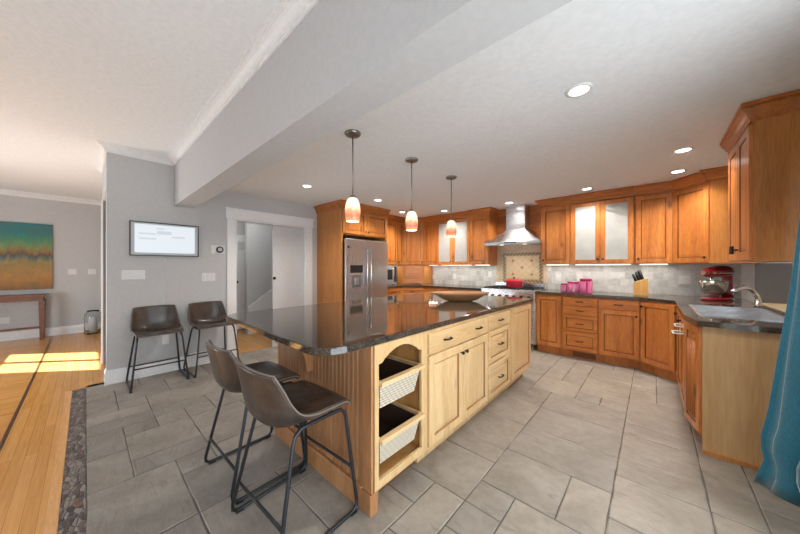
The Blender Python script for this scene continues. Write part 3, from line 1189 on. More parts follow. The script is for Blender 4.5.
# ================================================================== base cabinets, left corner
XB = -3.955
base('alder base cabinet under the microwave counter, beside the refrigerator', (XB, 3.945, 0), pi / 2, 0.50, abs(XL - XB) - 0.003,
     [('drawer', 0.01, 0.49, 0.75, 0.89, 'P'), ('door', 0.01, 0.49, 0.13, 0.74, 'TR')])
R1, R2 = Vector((XB, 4.45)), Vector((-3.62, YC))
dv3 = R2 - R1
ang3 = math.atan2(dv3.y, dv3.x)
r = thing('corner_base_cabinet', 'alder corner base cabinet beneath the tambour garage', 'cabinet', (R1.x, R1.y, 0), ang3)
MB().prism([loc2(p, R1, ang3) for p in (R1, R2, (-3.62, YB - 0.003), (XL + 0.003, YB - 0.003), (XL + 0.003, 4.45))], 0.115, 0.909).build('cabinet_body', M['alder'], r, bevel=0.002)
MB().prism([loc2(p, R1, ang3) for p in ((XB - 0.07, 4.45), (-3.62, YC + 0.08), (-3.62, YB - 0.01), (XL + 0.01, YB - 0.01), (XL + 0.01, 4.45))], 0, 0.115).build('toe_kick', M['alder'], r)
fit_doors(r, [('drawer', 0.01, dv3.length - 0.01, 0.75, 0.89, 'P'), ('door', 0.01, dv3.length - 0.01, 0.13, 0.74, 'TR')], AL)
w = 0.66
base('alder base cabinet with paired doors left of the range, nearer the corner', (-3.617, YC, 0), 0, w, DB,
     [('drawer', 0.01, w - 0.01, 0.75, 0.89, 'P'), ('door', 0.01, w / 2 - 0.002, 0.13, 0.74, 'TR'), ('door', w / 2 + 0.002, w - 0.01, 0.13, 0.74, 'TL')])
w = 0.65
base('alder base cabinet directly left of the steel range', (-2.954, YC, 0), 0, w, DB,
     [('drawer', 0.01, w - 0.01, 0.75, 0.89, 'P'), ('door', 0.01, w / 2 - 0.002, 0.13, 0.74, 'TR'), ('door', w / 2 + 0.002, w - 0.01, 0.13, 0.74, 'TL')])

# base cabinets right of the range
w = 0.365
base('alder base cabinet with one tall door, right beside the range', (-1.378, YC, 0), 0, w, DB, [('door', 0.006, w - 0.012, 0.13, 0.894, '')])
w = 0.438
r = base('alder drawer stack of four drawers below the pink canisters', (-1.010, YC, 0), 0, w, DB,
         [('slab', 0.008, w - 0.004, 0.772, 0.894, 'P'), ('slab', 0.008, w - 0.004, 0.642, 0.764, 'P'), ('drawer', 0.008, w - 0.004, 0.40, 0.634, 'P'), ('drawer', 0.008, w - 0.004, 0.135, 0.392, 'P')],
         name='drawer_cabinet')
MB().box(0.12, w - 0.03, 0.068, 0.076, 0.015, 0.09).build('vent', M['glaze'], r)
w = 0.446
base('alder base cabinet with a drawer over one door, below the frosted doors', (-0.569, YC, 0), 0, w, DB,
     [('slab', 0.008, w - 0.006, 0.765, 0.894, 'P'), ('door', 0.008, w - 0.006, 0.135, 0.755, 'TR')])
S1, S2 = Vector((-0.120, YC)), Vector((0.205, 4.50))
dv4 = S2 - S1
ang4 = math.atan2(dv4.y, dv4.x)
r = thing('corner_base_cabinet', 'alder corner base cabinet with slanted tall door, below the knife block', 'cabinet', (S1.x, S1.y, 0), ang4)
MB().prism([loc2(p, S1, ang4) for p in (S1, S2, (XR - 0.003, 4.50), (XR - 0.003, YB - 0.003), (-0.120, YB - 0.003))], 0.115, 0.909).build('cabinet_body', M['alder'], r, bevel=0.002)
MB().prism([loc2(p, S1, ang4) for p in ((-0.12, YC + 0.08), (0.28, 4.54), (XR - 0.01, 4.54), (XR - 0.01, YB - 0.01), (-0.12, YB - 0.01))], 0, 0.115).build('toe_kick', M['alder'], r)
fit_doors(r, [('door', 0.012, dv4.length - 0.012, 0.13, 0.894, 'TL')], AL)
# right run (faces -x)
YN = 2.955
XS = 0.215
YK = 4.20
w = 4.495 - YK
base('narrow alder base cabinet between the slanted corner cabinet and sink cabinet', (XS, 4.495, 0), -pi / 2, w, XR - XS - 0.003, [('door', 0.006, w - 0.006, 0.13, 0.894, 'TR')])
w = YK - 0.003 - 3.25
r = base('alder sink base cabinet with two doors under the steel sink', (XS, YK - 0.003, 0), -pi / 2, w, XR - XS - 0.003,
         [('door', 0.006, w / 2 - 0.002, 0.13, 0.894, 'TR'), ('door', w / 2 + 0.002, w - 0.006, 0.13, 0.894, 'TL')], z1=0.735)
MB().box(0, w, 0.0, 0.03, 0.735, 0.909).build('front_rail', M['alder'], r)
tw = thing('towel_rack', 'white two-bar towel rack on the sink cabinet door', 'towel rack', (XS - 0.021, 3.42, 0.80), -pi / 2)
MB().tube([(0, 0, 0.04), (0, -0.055, 0.04), (0.12, -0.055, 0.04), (0.12, 0, 0.04)], 0.006, 8).build('bar', M['plate'], tw)
MB().tube([(0, 0, -0.02), (0, -0.07, -0.02), (0.12, -0.07, -0.02), (0.12, 0, -0.02)], 0.006, 8).build('bar', M['plate'], tw)
# end cabinet with angled louvred door and birch panel
T1, T2 = Vector((XS - 0.010, 3.245)), Vector((0.266, YN + 0.012))
dv5 = T2 - T1
ang5 = math.atan2(dv5.y, dv5.x)
r = thing('end_cabinet', 'end cabinet with plain birch side and reeded angled door, beside the teal curtain', 'cabinet', (T1.x, T1.y, 0), ang5)


def l5(p):
    return loc2(p, T1, ang5)


MB().prism([l5(p) for p in (T1, T2, (XR - 0.003, YN + 0.012), (XR - 0.003, 3.247), (T1.x, 3.247))], 0.115, 0.909).build('cabinet_body', M['alder'], r)
MB().prism([l5(p) for p in ((0.264, YN), (XR - 0.003, YN), (XR - 0.003, YN + 0.014), (0.264, YN + 0.014))], 0.02, 0.909).build('side_panel', M['birch'], r, bevel=0.001)
MB().prism([l5(p) for p in ((0.264, YN - 0.012), (XR - 0.003, YN - 0.012), (XR - 0.003, YN), (0.264, YN))], 0.0, 0.025).build('shoe_moulding', M['alder_side'], r)
MB().prism([l5(p) for p in ((0.30, YN + 0.014), (XR - 0.01, YN + 0.014), (XR - 0.01, 3.24), (0.29, 3.24))], 0.0, 0.115).build('toe_kick', M['alder_dark'], r)
L5 = dv5.length
dm = door_mb(0.004, L5 - 0.004, 0.13, 0.894, fw=0.05)
for k in range(4):
    xk = 0.085 + k * (L5 - 0.17) / 3
    dm.lathe([(0.008, 0.21), (0.008, 0.78)], (xk, -0.016, 0), 8)
dm.build('door', AL[:2], r)

# ================================================================== counters
ZC0, ZC1 = 0.912, 0.95
ct = MB()
EC = 0.03
yc = YC - EC
ct.prism([(-1.385, yc), (-0.135, yc), (0.165, 4.515), (XS - EC, 4.47), (XS - EC, 4.36), (XR - 0.003, 4.36), (XR - 0.003, YB - 0.016), (-1.385, YB - 0.016)], ZC0, ZC1)
SX0, SX1, SY0, SY1 = 0.285, 0.735, 3.27, 4.08
ct.prism([(XS - EC, 4.36), (XS - EC, SY1), (XR - 0.003, SY1), (XR - 0.003, 4.36)], ZC0, ZC1)
ct.box(XS - EC, SX0, SY0, SY1, ZC0, ZC1).box(SX1, XR - 0.003, SY0, SY1, ZC0, ZC1)
ct.prism([(XS - EC, SY0), (XS - EC, 3.24), (0.235, YN - 0.03), (XR - 0.003, YN - 0.03), (XR - 0.003, SY0)], ZC0, ZC1)
tag(ct.build('countertop', M['granite']), 'dark granite worktop with the sink, right of the range', 'countertop')
ct = MB()
xb = XB + EC
ct.prism([(-2.300, yc), (-2.300, YB - 0.016), (XL + 0.003, YB - 0.016), (XL + 0.003, 3.945), (xb, 3.945), (xb, 4.44), (-3.61, yc)], ZC0, ZC1)
tag(ct.build('countertop', M['granite'], bevel=0.003), 'dark granite worktop running from refrigerator to left side of the range', 'countertop')

# backsplash
ty = YB - 0.014
struct(MB().box(-3.83, -2.30, ty, YB, ZC1, UZ0).box(-1.375, XR, ty, YB, ZC1 - 0.03, UZ0).build('trim_6', M['splash']), 'grey stone tile backsplash on the range wall')
struct(MB().box(-2.30, -1.375, ty, YB, 0.5, 1.80).build('trim_7', M['splash_tan']), 'beige stone tile behind the range')
struct(MB().box(XR - 0.012, XR, YN, NY0, ZC1 + 0.001, UZ0).build('trim_8', M['splash_right']), 'tan stone tile backsplash beside the sink')
struct(MB().box(XR - 0.028, XR, NY1 + 0.02, ty, ZC1 + 0.001, UZ0 - 0.001).build('trim_12', stone_splash('daylit_stone_tile', 'Y', (srgb(226, 226, 226), srgb(240, 240, 240), srgb(246, 246, 246), srgb(222, 221, 219)), 0.15)), 'tile whitened for daylight on the corner wall beside the sink niche')  # tile colours raised to stand in for daylight on this face
struct(MB().box(XR - 0.028, XR + 0.395, NY1 - 0.004, NY1 + 0.02, ZC1 + 0.001, UZ0 - 0.001).build('niche_shade_panel', plain('niche_shade_grey', srgb(92, 90, 92), 0.55)), 'dark grey panel painting shade on the end of the sink niche')  # dark grey stands in for shade on the end wall of the niche
struct(MB().box(XR, XR + 0.40, NY0, NY1 - 0.004, 0.9, 0.958).build('trim_13', M['splash_right']), 'tan tiled shelf of the niche behind the sink')
struct(MB().box(-2.28, -1.393, YB - 0.02, YB, 1.80, ZT).build('trim_9', M['alder_dark']), 'wood panelling behind the hood chimney')
# wood crown behind the hood
crp = [(0, ZK - 0.115), (0.02, ZK - 0.115), (0.03, ZK - 0.08), (0.06, ZK - 0.03), (0.06, ZK - 0.003), (0, ZK - 0.003)]
struct(sweep([(-1.66, YB - 0.02), (-1.385, YB - 0.02)][::-1], crp).build('trim_10', M['alder_dark']), 'crown right of the hood chimney')
struct(sweep([(-2.28, YB - 0.02), (-2.01, YB - 0.02)][::-1], crp).build('trim_11', M['alder_dark']), 'crown left of the hood chimney')

# decorative tile panel
r = thing('tile_panel', 'framed cream tile mural with twisted rope border behind the range', 'tile panel', (-1.805, ty, 1.325))
PW, PH, BW = 0.365, 0.285, 0.075
MB().box(-PW + BW, PW - BW, -0.008, 0, -PH + BW, PH - BW).build('tile_field', M['cream'], r)
jl = MB()
iw, ih = PW - BW, PH - BW
for s in (1, -1):
    for k in range(-4, 5):
        c0 = k * 0.125
        pts = []
        for t in range(0, 101):
            x = -iw + 2 * iw * t / 100
            z = s * (x - c0)
            if abs(z) <= ih:
                pts.append((x, -0.0085, z))
        if len(pts) > 2:
            jl.tube([pts[0], pts[-1]], 0.0022, 6)
jl.build('tile_joints', M['creamline'], r)
for x, z in ((-0.17, 0.125), (0.17, 0.125), (0, 0), (-0.17, -0.125), (0.17, -0.125)):
    s = 0.03
    MB().extrude_y([(x - s, z), (x, z - s), (x + s, z), (x, z + s)], -0.011, -0.008).build('inset_tile', M['rosette'], r)
fr = MB()
fr.box(-PW, PW, -0.012, 0, PH - 0.075, PH, 0).box(-PW, PW, -0.012, 0, -PH, -PH + 0.075, 0).box(-PW, -PW + 0.075, -0.012, 0, -PH + 0.075, PH - 0.075, 0).box(PW - 0.075, PW, -0.012, 0, -PH + 0.075, PH - 0.075, 0)


def leaf(mbx, x, z, a, mi):
    ln, wd = 0.044, 0.017
    pts = []
    for k in range(10):
        t = 2 * pi * k / 10
        u, v = ln * cos(t), wd * sin(t)
        pts.append((x + u * cos(a) - v * sin(a), z + u * sin(a) + v * cos(a)))
    mbx.extrude_y(pts, -0.018, -0.012, mi)


cxs = PW - 0.0375
czs = PH - 0.0375
n = 11
for k in range(n):
    x = -cxs + 2 * cxs * k / (n - 1)
    for z in (czs, -czs):
        leaf(fr, x, z, radians(35 if z > 0 else -35), 1)
for k in range(1, 8):
    z = -czs + 2 * czs * k / 8
    for x in (cxs, -cxs):
        leaf(fr, x, z, radians(55 if x > 0 else -55), 1)
fr.build('rope_border', [M['rope_b'], M['rope_a']], r)

# outlets on the tile
def outlet(label, loc, rotz, gang=1, kind='outlet', name='wall_outlet', group=None):
    r = thing(name, label, 'outlet' if kind == 'outlet' else 'light switch', loc, rotz, group)
    w = 0.035 + 0.023 * (gang - 1)
    MB().box(-w, w, -0.006, 0, -0.057, 0.057).build('cover_plate', M['plate'], r, bevel=0.003)
    for k in range(gang):
        x = (k - (gang - 1) / 2) * 0.046
        if kind == 'outlet':
            for z in (0.02, -0.02):
                MB().box(x - 0.014, x + 0.014, -0.0085, -0.006, z - 0.013, z + 0.013).build('socket', M['plate'], r, bevel=0.002)
        else:
            MB().box(x - 0.015, x + 0.015, -0.010, -0.006, -0.032, 0.032).build('rocker', M['plate'], r, bevel=0.002)
    return r


yo = ty - 0.0005
outlet('white outlet on grey tile left of the range, nearest the garage', (-3.235, yo, 1.13), 0)
outlet('white outlet on the tile beside the mural, left of the red pot', (-2.43, yo, 1.19), 0)
outlet('white outlet on the tile between mural and pink canisters', (-1.205, yo, 1.15), 0)
outlet('white outlet on the tile above the pink canisters', (-0.90, yo, 1.165), 0)
outlet('white outlet on the tile between knife block and stand mixer', (0.315, yo, 1.16), 0, 2)

# ================================================================== range and hood
RX = -1.838
r = thing('range', 'stainless steel gas range with black grates', 'range', (RX, YC - 0.02, 0))
RW = 0.45
MB().box(-RW, RW, 0.03, 0.66, 0.10, 0.925).build('range_body', M['steel'], r, bevel=0.003)
MB().box(-RW, RW, -0.01, 0.66, 0.925, 0.955).build('cooktop', M['steel_h'], r, bevel=0.004)
MB().box(-RW, RW, 0.60, 0.66, 0.955, 1.045).build('backguard', M['steel_h'], r, bevel=0.004)
MB().extrude_y([(-RW, 0.765), (RW, 0.765), (RW, 0.925), (-RW, 0.925)], 0.0, 0.03).build('control_panel', M['steel_h'], r, bevel=0.003)
od = MB().box(-RW + 0.01, RW - 0.01, -0.01, 0.03, 0.25, 0.755).build('oven_door', M['steel_h'], r, bevel=0.004)
MB().box(-0.28, 0.28, -0.012, -0.01, 0.36, 0.60).build('window', M['black'], od)
bar([(-0.36, -0.01, 0.69), (-0.36, -0.06, 0.69), (0.36, -0.06, 0.69), (0.36, -0.01, 0.69)], 0.012, 'handle', M['chrome'], od)
MB().box(-RW + 0.01, RW - 0.01, 0.0, 0.03, 0.11, 0.24).build('lower_drawer', M['steel_h'], r, bevel=0.003)
for k in range(7):
    MB().lathe([(0.026, 0.0), (0.026, -0.02), (0.02, -0.038), (0.0, -0.038)], (-0.36 + k * 0.12, 0.0, 0.845), 16, axis='Y').build('knob', M['black'], r)
for x in (-RW + 0.05, RW - 0.05):
    for y in (0.06, 0.6):
        MB().lathe([(0.022, 0), (0.022, 0.02), (0.015, 0.025), (0.015, 0.10)], (x, y, 0), 14).build('leg', M['chrome'], r)
for gx in (-0.29, 0.0, 0.29):
    gm = MB()
    for k in range(4):
        xx = gx - 0.12 + k * 0.08
        gm.box(xx - 0.006, xx + 0.006, 0.05, 0.57, 0.968, 0.982)
    for yy in (0.05, 0.18, 0.31, 0.44, 0.56):
        gm.box(gx - 0.13, gx + 0.13, yy - 0.006, yy + 0.006, 0.966, 0.980)
    for xx in (gx - 0.12, gx + 0.12):
        for yy in (0.055, 0.555):
            gm.box(xx - 0.008, xx + 0.008, yy - 0.008, yy + 0.008, 0.955, 0.968)
    gm.build('grate', M['grate'], r)
    for yy in (0.18, 0.44):
        MB().lathe([(0.045, 0.955), (0.045, 0.962), (0.03, 0.966), (0.0, 0.966)], (gx, yy, 0), 16).build('burner', M['black'], r)

r = thing('cooking_pot', 'red enamel dutch oven with lid on the range', 'pot', (-1.80, 4.98, 0.9825))
MB().lathe([(0.0, 0.0), (0.115, 0.0), (0.128, 0.012), (0.134, 0.10), (0.136, 0.112), (0.128, 0.112), (0.122, 0.02), (0.0, 0.012)], seg=32).build('pot_body', M['potred'], r)
MB().lathe([(0.138, 0.112), (0.139, 0.12), (0.11, 0.138), (0.05, 0.15), (0.0, 0.152)], seg=32).build('lid', M['potred'], r)
MB().lathe([(0.008, 0.15), (0.008, 0.162), (0.02, 0.168), (0.02, 0.178), (0.0, 0.182)], seg=16).build('lid_knob', M['black'], r)
for s in (-1, 1):
    MB().tube([(s * 0.128, -0.04, 0.085), (s * 0.165, -0.03, 0.09), (s * 0.165, 0.03, 0.09), (s * 0.128, 0.04, 0.085)], 0.009, 8).build('handle', M['potred'], r)

r = thing('range_hood', 'stainless steel chimney range hood', 'range hood', (RX, YB - 0.021, 1.73))
hd = 0.5
cw, cd = 0.165, 0.255
HW = 0.475
mb = MB()
prof = []
for k in range(9):
    t = k / 8.0
    e = (1 - t) ** 1.18
    prof.append((cw + (HW - cw) * e, cd + (hd - cd) * e, 0.045 + 0.235 * t))
rg = []
for wv, dp, z in [(HW, hd, 0.0), (HW, hd, 0.045)] + prof[1:]:
    rg.append([mb.bm.verts.new(p) for p in ((-wv, 0, z), (-wv, -dp, z), (wv, -dp, z), (wv, 0, z))])
for A, B in zip(rg, rg[1:]):
    for k in range(4):
        mb.bm.faces.new((A[k], A[(k + 1) % 4], B[(k + 1) % 4], B[k]))
mb.bm.faces.new(rg[0])
mb.bm.faces.new(rg[-1])
mb.build('canopy', M['steel_h'], r, bevel=0.002)
MB().box(-cw, cw, -cd, 0, 0.281, ZT - 1.73).build('chimney', M['steel_h'], r, bevel=0.002)
MB().box(-0.1, 0.1, -hd - 0.003, -hd, 0.018, 0.038).build('button_strip', M['black'], r)
for x in (-0.2, 0.2):
    MB().lathe([(0.03, -0.004), (0.03, 0.0)], (x, -0.38, 0), 16).build('lamp_lens', emit('hood_lens', (1, 0.86, 0.66, 1), 2.5), r)
hl = lamp('hood_lamp', 'SPOT', 14, (1.0, 0.85, 0.65), (0, -0.36, -0.01), (0, 0, 0), spot_size=radians(150), spot_blend=1.0, shadow_soft_size=0.04)
hl.parent = r

# ================================================================== right upper cabinet above the sink
r = thing('wall_cabinet', 'tall alder wall cabinet with plain side, nearest the teal curtain', 'cabinet', (0.505, 3.72, 0), -pi / 2)
w = 0.72
MB().box(0, w - 0.015, 0, XR - 0.505 - 0.003, UZ0, UZ1).build('cabinet_body', M['alder'], r, bevel=0.002)
MB().box(w - 0.015, w, -0.0, XR - 0.505 - 0.003, UZ0, UZ1).build('side_panel', M['alder_side'], r, bevel=0.001)
fit_doors(r, [('door', 0.006, w / 2 - 0.002, uz0, uz1, ''), ('door', w / 2 + 0.002, w - 0.018, uz0, uz1, '')], AL)
ds = [c for c in r.children if c.name.startswith('door')]
for d, x in zip(ds, (w / 2 - 0.03, w / 2 + 0.03)):
    MB().tube([(x, -0.02, UZ0 + 0.09), (x, -0.05, UZ0 + 0.09)], 0.006, 8).tube([(x, -0.05, UZ0 + 0.06), (x, -0.05, UZ0 + 0.12)], 0.008, 8).build('handle', M['bronze'], d)
crown_world([(XR - 0.004, 3.0), (0.485, 3.0), (0.485, 3.72), (XR - 0.004, 3.72)][::1], ZC - 0.0, r) if False else None
crown_world([(XR - 0.004, 3.72), (0.497, 3.72), (0.497, 3.005), (XR - 0.004, 3.005)][::-1], ZC, r, 0.055)

# sink and faucet
r = thing('sink', 'stainless steel sink set into the dark granite worktop', 'sink', (0, 0, 0))
mb = MB()
t = 0.004
zb = 0.735
rim = 0.018
outer = [(SX0 - rim, SY0 - rim), (SX1 + rim, SY0 - rim), (SX1 + rim, SY1 + rim), (SX0 - rim, SY1 + rim)]
inner = [(SX0 + 0.006, SY0 + 0.006), (SX1 - 0.006, SY0 + 0.006), (SX1 - 0.006, SY1 - 0.006), (SX0 + 0.006, SY1 - 0.006)]
deep = [(SX0 + 0.03, SY0 + 0.03), (SX1 - 0.03, SY0 + 0.03), (SX1 - 0.03, SY1 - 0.03), (SX0 + 0.03, SY1 - 0.03)]
lv = [(outer, ZC1 + 0.0005), (outer, ZC1 + 0.006), (inner, ZC1 + 0.006), (deep, 0.895 - 0.016)]
lv = [(outer, ZC1 + 0.0008), (outer, ZC1 + 0.006), (inner, ZC1 + 0.006), (deep, 0.775), (deep, 0.773)]
rr = [[mb.bm.verts.new((x, y, z)) for x, y in pl] for pl, z in lv]
for A, B in zip(rr, rr[1:]):
    for k in range(4):
        mb.bm.faces.new((A[k], A[(k + 1) % 4], B[(k + 1) % 4], B[k]))
mb.bm.faces.new(rr[-1])
mb.build('basin', M['steel_h'], r)
MB().lathe([(0.03, 0.7742), (0.03, 0.776), (0.0, 0.776)], ((SX0 + SX1) / 2, (SY0 + SY1) / 2, 0), 16).build('drain', M['iron'], r)
r = thing('faucet', 'chrome pull-out faucet with lever arching over the sink', 'faucet', (0.765, 4.385, ZC1 + 0.0005))
MB().lathe([(0.032, 0), (0.032, 0.012), (0.024, 0.018), (0.023, 0.07), (0.0, 0.075)], seg=20).build('base', M['chrome'], r)
pts = []
for k in range(15):
    t = k / 14
    a = pi * 0.80 * t
    q = 0.5 - 0.5 * cos(a)
    pts.append((-0.20 * q, -0.15 * q, 0.05 + 0.125 * sin(a) * (1 - 0.1 * t) + 0.02 * t))
MB().tube(pts, 0.02, 12, radii=[0.021 - 0.004 * sin(pi * k / 14) + 0.003 * (k > 10) for k in range(15)]).build('spout', M['chrome'], r)
MB().tube([(-0.005, 0, 0.09), (-0.03, 0.0, 0.145), (-0.10, -0.02, 0.205)], 0.008, 8, radii=[0.016, 0.010, 0.007]).build('lever', M['chrome'], r)

# ================================================================== things on the counters
def canister(loc, rad, h, label):
    r = thing('canister', label, 'canister', loc, 0, 'pink canisters on the worktop')
    MB().lathe([(0.0, 0.0), (rad * 0.96, 0.0), (rad, 0.008), (rad, h * 0.8), (rad * 0.95, h * 0.82), (0.0, h * 0.82)], seg=28).build('jar', M['pinkglass'], r)
    MB().lathe([(rad * 0.97, h * 0.82), (rad * 1.03, h * 0.84), (rad * 1.03, h * 0.96), (rad * 0.96, h), (0.0, h)], seg=28).build('lid', M['pinkdark'], r)
    for k in range(4):
        a = k * pi / 2 + 0.3
        MB().box(-rad * 0.16, rad * 0.16, -rad - 0.004, -rad + 0.004, 0.01, h * 0.78).build('stripe', M['pinkdark'], r, rotz=a)


canister((-1.038, 5.0, ZC1 + 0.0005), 0.042, 0.13, 'shortest pink canister of the three, leftmost, nearest the range')
canister((-0.908, 4.97, ZC1 + 0.0005), 0.076, 0.165, 'middle-sized pink canister between the shortest and tallest ones')
canister((-0.738, 4.93, ZC1 + 0.0005), 0.076, 0.215, 'tallest pink canister of the three, rightmost of the row')

r = thing('knife_block', 'blond wood knife block with black knife handles', 'knife block', (-0.122, 5.02, ZC1 + 0.0005))
mb = MB()
mb.extrude_y([(-0.075, 0), (0.075, 0), (0.075, 0.235), (-0.075, 0.175)], -0.05, 0.06)
mb.build('block', M['block'], r, bevel=0.004)
for i, (x, y) in enumerate(((-0.05, -0.02), (-0.02, -0.02), (0.01, -0.02), (-0.05, 0.025), (-0.015, 0.025), (0.02, 0.025))):
    z = 0.195 + 0.4 * (x + 0.05) - 0.004
    h = 0.10 + 0.012 * (i % 3)
    MB().tube([(x, y, z), (x - 0.02, y, z + h * 0.5), (x - 0.035, y, z + h)], 0.015, 8).build('knife_handle', M['black'], r)

def white_bowl(loc, rad, h, label):
    r = tag(MB().lathe([(0.0, 0.0), (rad * 0.5, 0.0), (rad * 0.9, h * 0.55), (rad, h), (rad * 0.95, h), (rad * 0.82, h * 0.5), (0.0, h * 0.1)], seg=24).build('serving_bowl', M['plate'], loc=loc), label, 'bowl', 'pale bowls behind frosted glass')
    return r


white_bowl((-0.36, 5.22, UZ0 + 0.347), 0.12, 0.13, 'pale bowl behind the frosted door nearest the knife block')
white_bowl((-0.76, 5.22, UZ0 + 0.647), 0.12, 0.13, 'pale bowl behind the frosted door nearest the hood, right of it')
white_bowl((-3.28, 5.24, UZ0 + 0.019), 0.13, 0.14, 'pale bowl behind the left frosted door, left of the range')
white_bowl((-2.90, 5.24, UZ0 + 0.347), 0.13, 0.12, 'pale bowl behind the right frosted door, left of the range')

# stand mixer, head pointing to -x
r = thing('stand_mixer', 'dark red stand mixer with a steel bowl in the corner by the sink', 'mixer', (0.55, 4.87, ZC1 + 0.0005), radians(42))
mix_root = r
mb = MB()
mb.lathe([(0.0, 0), (0.115, 0), (0.125, 0.008), (0.122, 0.03), (0.10, 0.042), (0.0, 0.044)], (0, 0, 0), 28, sx=1.35, sy=0.95)
mb.build('foot', M['red'], r)
mb = MB()
mb.tube([(0.125, 0, 0.03), (0.135, 0, 0.12), (0.13, 0, 0.22), (0.11, 0, 0.30)], 0.05, 16, radii=[0.055, 0.042, 0.040, 0.055])
mb.build('column', M['red'], r)
mb = MB()
mb.tube([(-0.150, 0, 0.33), (-0.146, 0, 0.33), (-0.13, 0, 0.332), (-0.06, 0, 0.338), (0.02, 0, 0.345), (0.10, 0, 0.345), (0.145, 0, 0.34), (0.165, 0, 0.335), (0.172, 0, 0.332)], 0.07, 20, radii=[0.03, 0.045, 0.055, 0.064, 0.070, 0.071, 0.060, 0.040, 0.012])
mb.build('head', M['red'], r)
MB().tube([(-0.172, 0, 0.33), (-0.149, 0, 0.33)], 0.026, 14).build('hub_cap', M['chrome'], r)
MB().box(-0.11, 0.12, -0.0715, 0.0715, 0.325, 0.333).build('trim_band', M['chrome'], r, bevel=0.002)
MB().lathe([(0.0, 0.045), (0.05, 0.045), (0.052, 0.058), (0.075, 0.075), (0.105, 0.115), (0.120, 0.19), (0.125, 0.235), (0.119, 0.235), (0.098, 0.12), (0.07, 0.082), (0.0, 0.07)], (-0.045, 0, 0), 32).build('bowl', steel('mixing_bowl_steel', srgb(176, 172, 166), 0.18), r)
MB().tube([(-0.16, -0.02, 0.20), (-0.205, -0.03, 0.19), (-0.205, -0.03, 0.13), (-0.145, -0.02, 0.12)], 0.007, 8).build('bowl_handle', M['chrome'], r)
MB().tube([(-0.06, 0, 0.30), (-0.06, 0, 0.16)], 0.014, 10).build('beater_shaft', M['chrome'], r)

mix_root.scale = (0.96, 0.96, 0.96)

# ================================================================== island
IX = -1.12            # face of the island towards the camera's right
IY0, IY1 = 1.023, 3.62
IXL = -2.235
r = thing('kitchen_island', 'beadboard island body with corner post and plinth under the granite top', 'island', (0, 0, 0))
MB().box(IXL, -1.735, IY0 + 0.014, IY1, 0.0, 0.909).build('core', M['bead'], r)
MB().box(-1.735, IX - 0.075, IY0 + 0.014, IY0 + 0.02, 0.0, 0.909).build('end_panel', M['bead'], r)
bbm = MB()
nx = 26
x0, x1 = IXL, IX - 0.075
for k in range(nx):
    a = x0 + (x1 - x0) * k / nx
    b = x0 + (x1 - x0) * (k + 1) / nx
    bbm.prism([(a + 0.0015, IY0 + 0.014), (a + 0.0015, IY0 + 0.006), (a + 0.006, IY0), (b - 0.006, IY0), (b - 0.0015, IY0 + 0.006), (b - 0.0015, IY0 + 0.014)], 0.13, 0.909)
bbm.build('beadboard', M['bead'], r)
MB().box(IXL - 0.012, IX - 0.075, IY0 - 0.014, IY0 + 0.014, 0.0, 0.125).build('plinth', M['bead'], r, bevel=0.004)
MB().box(IX - 0.075, IX - 0.001, IY0 - 0.004, IY0 + 0.012, 0.115, 0.909).build('corner_post', M['bead'], r, bevel=0.003)
MB().box(IX - 0.078, IX + 0.004, IY0 - 0.014, IY0 + 0.045, 0.0, 0.114).build('foot', M['bead'], r, bevel=0.004)
lp = MB()
for k in range(14):
    a = IY0 + 0.02 + (IY1 - IY0 - 0.02) * k / 14
    b = IY0 + 0.02 + (IY1 - IY0 - 0.02) * (k + 1) / 14
    lp.box(IXL - 0.012, IXL, a + 0.003, b - 0.003, 0.125, 0.909)
lp.build('rear_beadboard', M['bead'], r)


def corbel(x):
    pts = [(0, 0), (0, -0.045)]
    for k in range(9):
        t = k / 8 * pi / 2
        pts.append((-0.20 + 0.15 * sin(t) - 0.0 if False else -0.19 * cos(t) - 0.02, -0.045 - 0.16 * sin(t)))
    pts.append((0, -0.24))
    mb = MB()
    pl = [(0.0, 0.0), (-0.24, 0.0), (-0.24, -0.04)]
    for k in range(1, 10):
        t = k / 9 * pi / 2
        pl.append((-0.24 + 0.19 * sin(t), -0.04 - 0.20 * (1 - cos(t))))
    pl.append((-0.045, -0.27))
    pl.append((0.0, -0.27))
    b = [mb.bm.verts.new((x - 0.018, IY0 + y, 0.909 + z)) for y, z in pl]
    t = [mb.bm.verts.new((x + 0.018, IY0 + y, 0.909 + z)) for y, z in pl]
    n = len(pl)
    mb.bm.faces.new(b)
    mb.bm.faces.new(list(reversed(t)))
    for i in range(n):
        mb.bm.faces.new((b[i], b[(i + 1) % n], t[(i + 1) % n], t[i]))
    return mb


for x in (-1.722,):
    corbel(x).build('corbel', M['bead'], r)

# top
tp = MB()
pl = [(-2.50, 0.735), (-1.255, 0.715)]
for k in range(1, 8):
    t = k / 8 * pi / 2
    pl.append((-1.255 + 0.14 * sin(t), 0.715 + 0.14 * (1 - cos(t))))
pl += [(-1.115, 0.855), (-1.09, 3.66), (-2.60, 3.66), (-2.60, 0.82)]
tp.prism(pl, 0.912, 0.95)
tag(tp.build('countertop', M['granite'], bevel=0.005), 'dark polished granite island top reflecting the refrigerator', 'countertop')

# island cabinets (face +x, local x runs along +Y)
ID = 0.592
